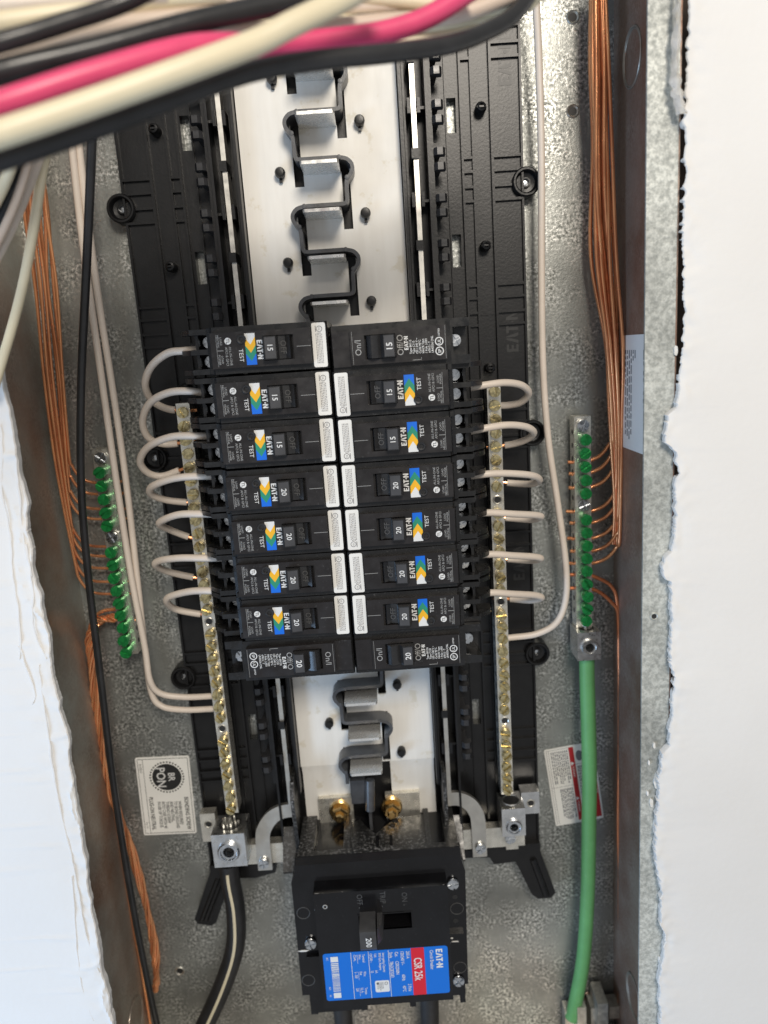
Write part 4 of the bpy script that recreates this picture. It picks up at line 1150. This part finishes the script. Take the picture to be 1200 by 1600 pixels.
# bare copper, green cable side
ends = [721, 739, 761, 798, 816, 840, 860, 879]
for i, ye in enumerate(ends):
    t = i / 7
    def at2(y, j=0):
        lft = [(-40, 924), (100, 922), (200, 921), (400, 928), (500, 943), (650, 954), (760, 958), (860, 962)]; rgt = [(-40, 944), (100, 951), (200, 954), (400, 966), (500, 971), (650, 972), (760, 970), (860, 968)]
        def ip(tb):
            for (a, xa), (b, xb) in zip(tb, tb[1:]):
                if a <= y <= b: return xa + (xb - xa) * (y - a) / (b - a)
            return tb[-1][1]
        return ip(lft) * (1 - t) + ip(rgt) * t + j
    jz = (.2 if i % 2 else -.15) + random.uniform(-.06, .06)
    pts = [(at2(-40), -40, 1.0 + jz), (at2(100), 100, .9 + jz), (at2(230, random.uniform(-5, 5)), 230, .8 + jz), (at2(400, random.uniform(-6, 6)), 400, .75 + jz), (at2(540, random.uniform(-4, 2)), 540, .7 + jz)]
    if ye > 770: pts.append((at2(660), 660, .62 + jz * .5))
    xb_ = at2(ye - 40)
    pts += [(xb_, ye - 46, .6 + jz * .3), (xb_ - 5, ye - 25, .5), (xb_ - 18, ye - 9, .45), (xb_ - 34, ye - 1, .42), (915, ye + 2, .42), (886 + random.uniform(-2, 5), ye + 1, .42)]
    wire('ground_wire', '%s bare copper wire from the top entering the ground bar above green cable' % ORD[i], 'wire', pts, .046, 'copper', 'bare copper ground wires')
for i, (x, dz) in enumerate([(930, .2), (936, -.15), (942, .15)]):
    wire('ground_wire', ['bare copper wire on the tray side of the bundle beside the paper notice', 'dull brown copper wire inside the bundle beside the paper notice', 'bare copper wire deep in the bundle beside the paper notice'][i], 'wire', [(x, -40, 1.1 + dz), (x + 2, 120, 1.0 + dz), (x + random.uniform(0, 8), 300, .9 + dz), (x + 16, 480, .8), (x + 22, 640, .7), (960 + i * 3, 780, .6), (958 + i * 3, 850, .4)], .046, 'copper_dull' if i == 1 else 'copper', 'bare copper ground wires')
for i, ye in enumerate((898, 919)):
    wire('ground_wire', ['upper', 'lower'][i] + ' of two bare copper wires running down the box corner beside the green cable', 'wire', [(888, ye, .42), (916, ye, .42), (936, ye + 6, .42), (955, ye + 18 + i * 4, .42), (964 + i * 2, ye + 42, .4), (967, 1010 + 20 * i, .4), (968 + 2 * i, 1150, .4), (966 + 3 * i, 1300, .42), (970 - 2 * i, 1420, .42), (967 + 3 * i, 1590, .42)], .05, 'copper_dull', 'bare copper ground wires')
# twisted copper cable
path = catmull([P(*q) for q in [(212, 967, .42), (190, 966, .42), (168, 966, .42), (152, 972, .42), (141, 990, .4), (142, 1030, .38), (150, 1100, .36), (160, 1180, .33), (178, 1250, .3), (203, 1320, .3), (225, 1400, .3), (240, 1470, .3), (244, 1520, .3), (243, 1548, .3)]], 10)
tw = thing('twisted_copper_cable', 'thick twisted bare copper cable running down from the ground bar', 'cable', tuple(path[-1]))
for k in range(7):
    pts = []
    for i, c in enumerate(path):
        d = (path[min(i + 1, len(path) - 1)] - path[max(i - 1, 0)]).normalized()
        u = d.cross(Vector((0, 0, 1))).normalized(); w_ = d.cross(u)
        a = i * .3 + k * math.pi * 2 / 7; rr = (.075 + .03 * math.sin(i * .23 + k * 1.7)) if 14 < i < len(path) - 4 else .06
        pts.append(c + (u * math.cos(a) + w_ * math.sin(a)) * rr - path[-1])
    mb = MB(); mb.tube(pts, .034, 8); part('strand', mb, 'copper', tw)
wire('ground_wire', 'single bare copper wire slipping out beside the twisted copper cable', 'wire', [(205, 953, .42), (180, 952, .42), (158, 956, .42), (143, 972, .38), (139, 1010, .3), (150, 1110, .2), (166, 1220, .15), (184, 1300, .12), (204, 1420, .12), (222, 1520, .12), (238, 1620, .12)], .045, 'copper', 'bare copper ground wires')

# heavy cables
wire('green_cable', 'thick green insulated ground cable below the lug', 'cable', [P(919, 1008, .55), P(917, 1040, .55), P(919, 1120, .7), P(921, 1210, .8), P(920, 1300, .8), P(918, 1400, .7), P(911, 1500, .6), P(897, 1575, .5), P(893, 1590, .5)], .205, 'wire_green', n=8, sides=20)
nc = thing('neutral_cable', 'thick black cable with a white stripe leaving the aluminium lug', 'cable', tuple(P(300, 1640, .9)))
base = P(300, 1640, .9)
q = catmull([P(*v) for v in [(357, 1348, 1.0), (360, 1375, 1.0), (368, 1420, 1.05), (368, 1475, 1.1), (352, 1530, 1.1), (326, 1590, 1.1), (300, 1640, 1.1)]], 8)
mb = MB(); mb.tube([v - base for v in q], .27, 20); part('jacket', mb, 'cable_black', nc)
mb = MB(); sp_ = [v + Vector((.02 * 0, 0, .235)) - base for v in q[3:]]; mb.tube(sp_, .055, 8); part('stripe', mb, 'wire_cream', nc)
for x, lab in ((535, 'thick black cable under the barcode end of the main breaker'), (672, 'thick black cable under the red band end of the main breaker')):
    c = P(x, 1578, 1.5)
    mb = MB(); mb.tube([(c.x, -17.05, 1.5), (c.x, -18.6, 1.4), (c.x - .05, -20.2, 1.2), (c.x - .1, -21.5, 1.0)], .27, 18)
    tag(part('service_cable', mb, 'cable_black', None), lab, 'cable', 'service cables')
# cable clamps at the foot
cl = thing('cable_clamp', 'worn zinc cable clamp holding the green cable and copper wires', 'clamp', tuple(P(930, 1600, .1)))
b0 = P(930, 1600, .1)
def cb(px0, px1, py0, py1, z0, z1, nm):
    a = P(px0, py1, z1) - b0; b = P(px1, py0, z1) - b0
    mb = MB(); mb.box(a.x, b.x, a.y, b.y, z0 - b0.z, z1 - b0.z, .04); part(nm, mb, 'connector_zinc', cl)
cb(884, 899, 1580, 1640, .1, .5, 'jaw'); cb(903, 916, 1574, 1640, .1, .75, 'jaw'); cb(924, 940, 1575, 1630, .1, .6, 'jaw'); cb(934, 950, 1568, 1612, .1, .9, 'tongue'); cb(952, 975, 1572, 1592, .1, .55, 'saddle')
a = P(955, 1600, .5) - b0
mb = MB(); mb.tube([(a.x - .1 + i * .012, a.y - .05, .35 + .11 * math.sin(i * 1.2)) for i in range(40)], .03, 6); part('locknut_thread', mb, 'zinc', cl)

# bundle crossing in front of the panel head, nearer the lens
B = 'wires of the bundle crossing in front'
def bw(nm, lab, pts, m, r): wire(nm, lab, 'wire', pts, r, m, B, n=8, sides=16)
bw('black_wire', 'lowest black wire of the blurred bundle, bending up beside the white wire', [(-160, 298, 10.2), (0, 250, 10), (150, 199, 9.6), (300, 143, 9.1), (400, 110, 8.7), (500, 94, 8.3), (600, 84, 7.9), (700, 70, 7.4), (760, 49, 7.0), (808, 18, 6.7), (850, -50, 6.4)], 'wire_black', .128)
bw('cream_wire', 'thick cream wire of the blurred bundle crossing over the pink wire', [(-160, 258, 10.6), (0, 209, 10.4), (150, 158, 10.0), (300, 104, 9.6), (400, 66, 9.2), (460, 36, 9.0), (530, 2, 8.7), (600, -38, 8.5)], 'wire_cream', .148)
bw('pink_wire', 'bright pink wire in the blurred cable bundle', [(-160, 216, 10.2), (0, 163, 10.0), (150, 114, 9.6), (300, 74, 9.0), (400, 70, 8.3), (500, 64, 7.9), (600, 50, 7.6), (670, 26, 7.4), (740, -18, 7.2)], 'wire_pink', .145)
bw('black_wire', 'thick black wire lying just above the pink wire in the bundle', [(-160, 160, 9.8), (0, 113, 9.6), (150, 77, 9.2), (300, 36, 8.7), (400, 14, 8.3), (480, -4, 8.0), (560, -24, 7.8)], 'wire_black', .14)
bw('black_wire', 'uppermost black wire leaving the bundle steeply upward', [(-160, 108, 9.9), (0, 67, 9.7), (100, 36, 9.4), (190, 6, 9.1), (260, -30, 9.0)], 'wire_black', .11)
cream = [([(-160, 140, 9.2), (0, 88, 9.0), (110, 52, 8.7), (220, 34, 8.3), (330, 22, 8.0), (450, 8, 7.8), (560, -14, 7.6)], 'wire_beige', .11, 'beige wire between the two upper black wires of the bundle'),
         ([(-160, 60, 9.0), (0, 36, 8.8), (120, 18, 8.5), (230, 5, 8.2), (350, -12, 8.0)], 'wire_cream', .13, 'cream wire along the upper rim of the bundle'),
         ([(-160, 20, 9.0), (0, 8, 8.8), (120, 2, 8.5), (260, -8, 8.2)], 'wire_white', .12, 'pale wire above the cream rim wire of the bundle'),
         ([(150, 60, 8.2), (260, 42, 8.0), (370, 48, 7.6), (480, 45, 7.3), (600, 34, 7.0), (720, 22, 6.8), (830, -20, 6.6)], 'wire_beige', .115, 'beige wire behind the pink wire, rising beyond it'),
         ([(180, 52, 7.9), (300, 62, 7.6), (420, 42, 7.2), (520, 36, 7.0), (640, 40, 6.8), (740, 34, 6.5), (815, 12, 6.4), (850, -20, 6.3)], 'wire_cream', .11, 'cream wire just inside the lowest black wire bend'),
         ([(250, 70, 7.8), (380, 62, 7.4), (500, 54, 7.0), (620, 56, 6.7), (720, 46, 6.5), (790, 22, 6.3), (835, -20, 6.2)], 'wire_white', .105, 'pale wire following the lowest black wire bend'),
         ([(380, 84, 7.6), (500, 76, 7.2), (610, 68, 6.8), (700, 55, 6.6), (770, 30, 6.4), (825, -25, 6.2)], 'wire_cream', .1, 'thin cream wire hugging the lowest black wire'),
         ([(260, 18, 7.6), (400, 24, 7.2), (520, 14, 7.0), (640, 6, 6.8), (760, -4, 6.6)], 'wire_white', .11, 'pale wire crossing high between cream and pink wires'),
         ([(560, -4, 7.0), (660, 6, 6.8), (760, 12, 6.6), (850, -12, 6.4)], 'wire_cream', .11, 'short cream wire above the pink wire end'),
         ([(-160, 75, 8.4), (0, 50, 8.2), (100, 40, 8.0), (200, 26, 7.8), (300, 12, 7.6), (420, -6, 7.4)], 'wire_beige', .1, 'beige wire tucked under the cream rim wire')]
cream += [([(300, 30, 7.4), (430, 22, 7.1), (560, 24, 6.9), (650, 16, 6.7), (720, -8, 6.5)], 'wire_black', .08, 'thin black wire threading through the pale wires of the bundle'),
          ([(420, 58, 6.7), (540, 62, 6.5), (640, 50, 6.3), (730, 36, 6.1), (800, 8, 6.0), (840, -30, 6.0)], 'wire_beige', .1, 'beige wire deep inside the bundle bend'),
          ([(200, 12, 7.2), (330, 6, 7.0), (470, 30, 6.8), (600, 44, 6.6), (700, 34, 6.4), (780, 6, 6.2), (830, -35, 6.1)], 'wire_white', .1, 'pale wire weaving under the thick cream wire'),
          ([(540, 12, 6.6), (640, 26, 6.4), (740, 22, 6.3), (820, -10, 6.2)], 'wire_cream', .1, 'short cream wire beside the pink wire end'),
          ([(-160, 100, 7.6), (0, 78, 7.5), (90, 66, 7.4), (180, 46, 7.3), (280, 50, 7.2), (360, 36, 7.1), (460, 14, 7.0)], 'wire_white', .105, 'pale wire showing between beige and black wires'),
          ([(-160, 10, 7.4), (0, 22, 7.4), (120, 30, 7.3), (240, 22, 7.2), (360, 0, 7.1)], 'wire_cream', .11, 'cream wire sagging across the corner of the bundle')]
for pts, m, r, lab in cream: bw({'wire_beige': 'beige_wire', 'wire_black': 'black_wire'}.get(m, 'cream_wire'), lab, pts, m, r)
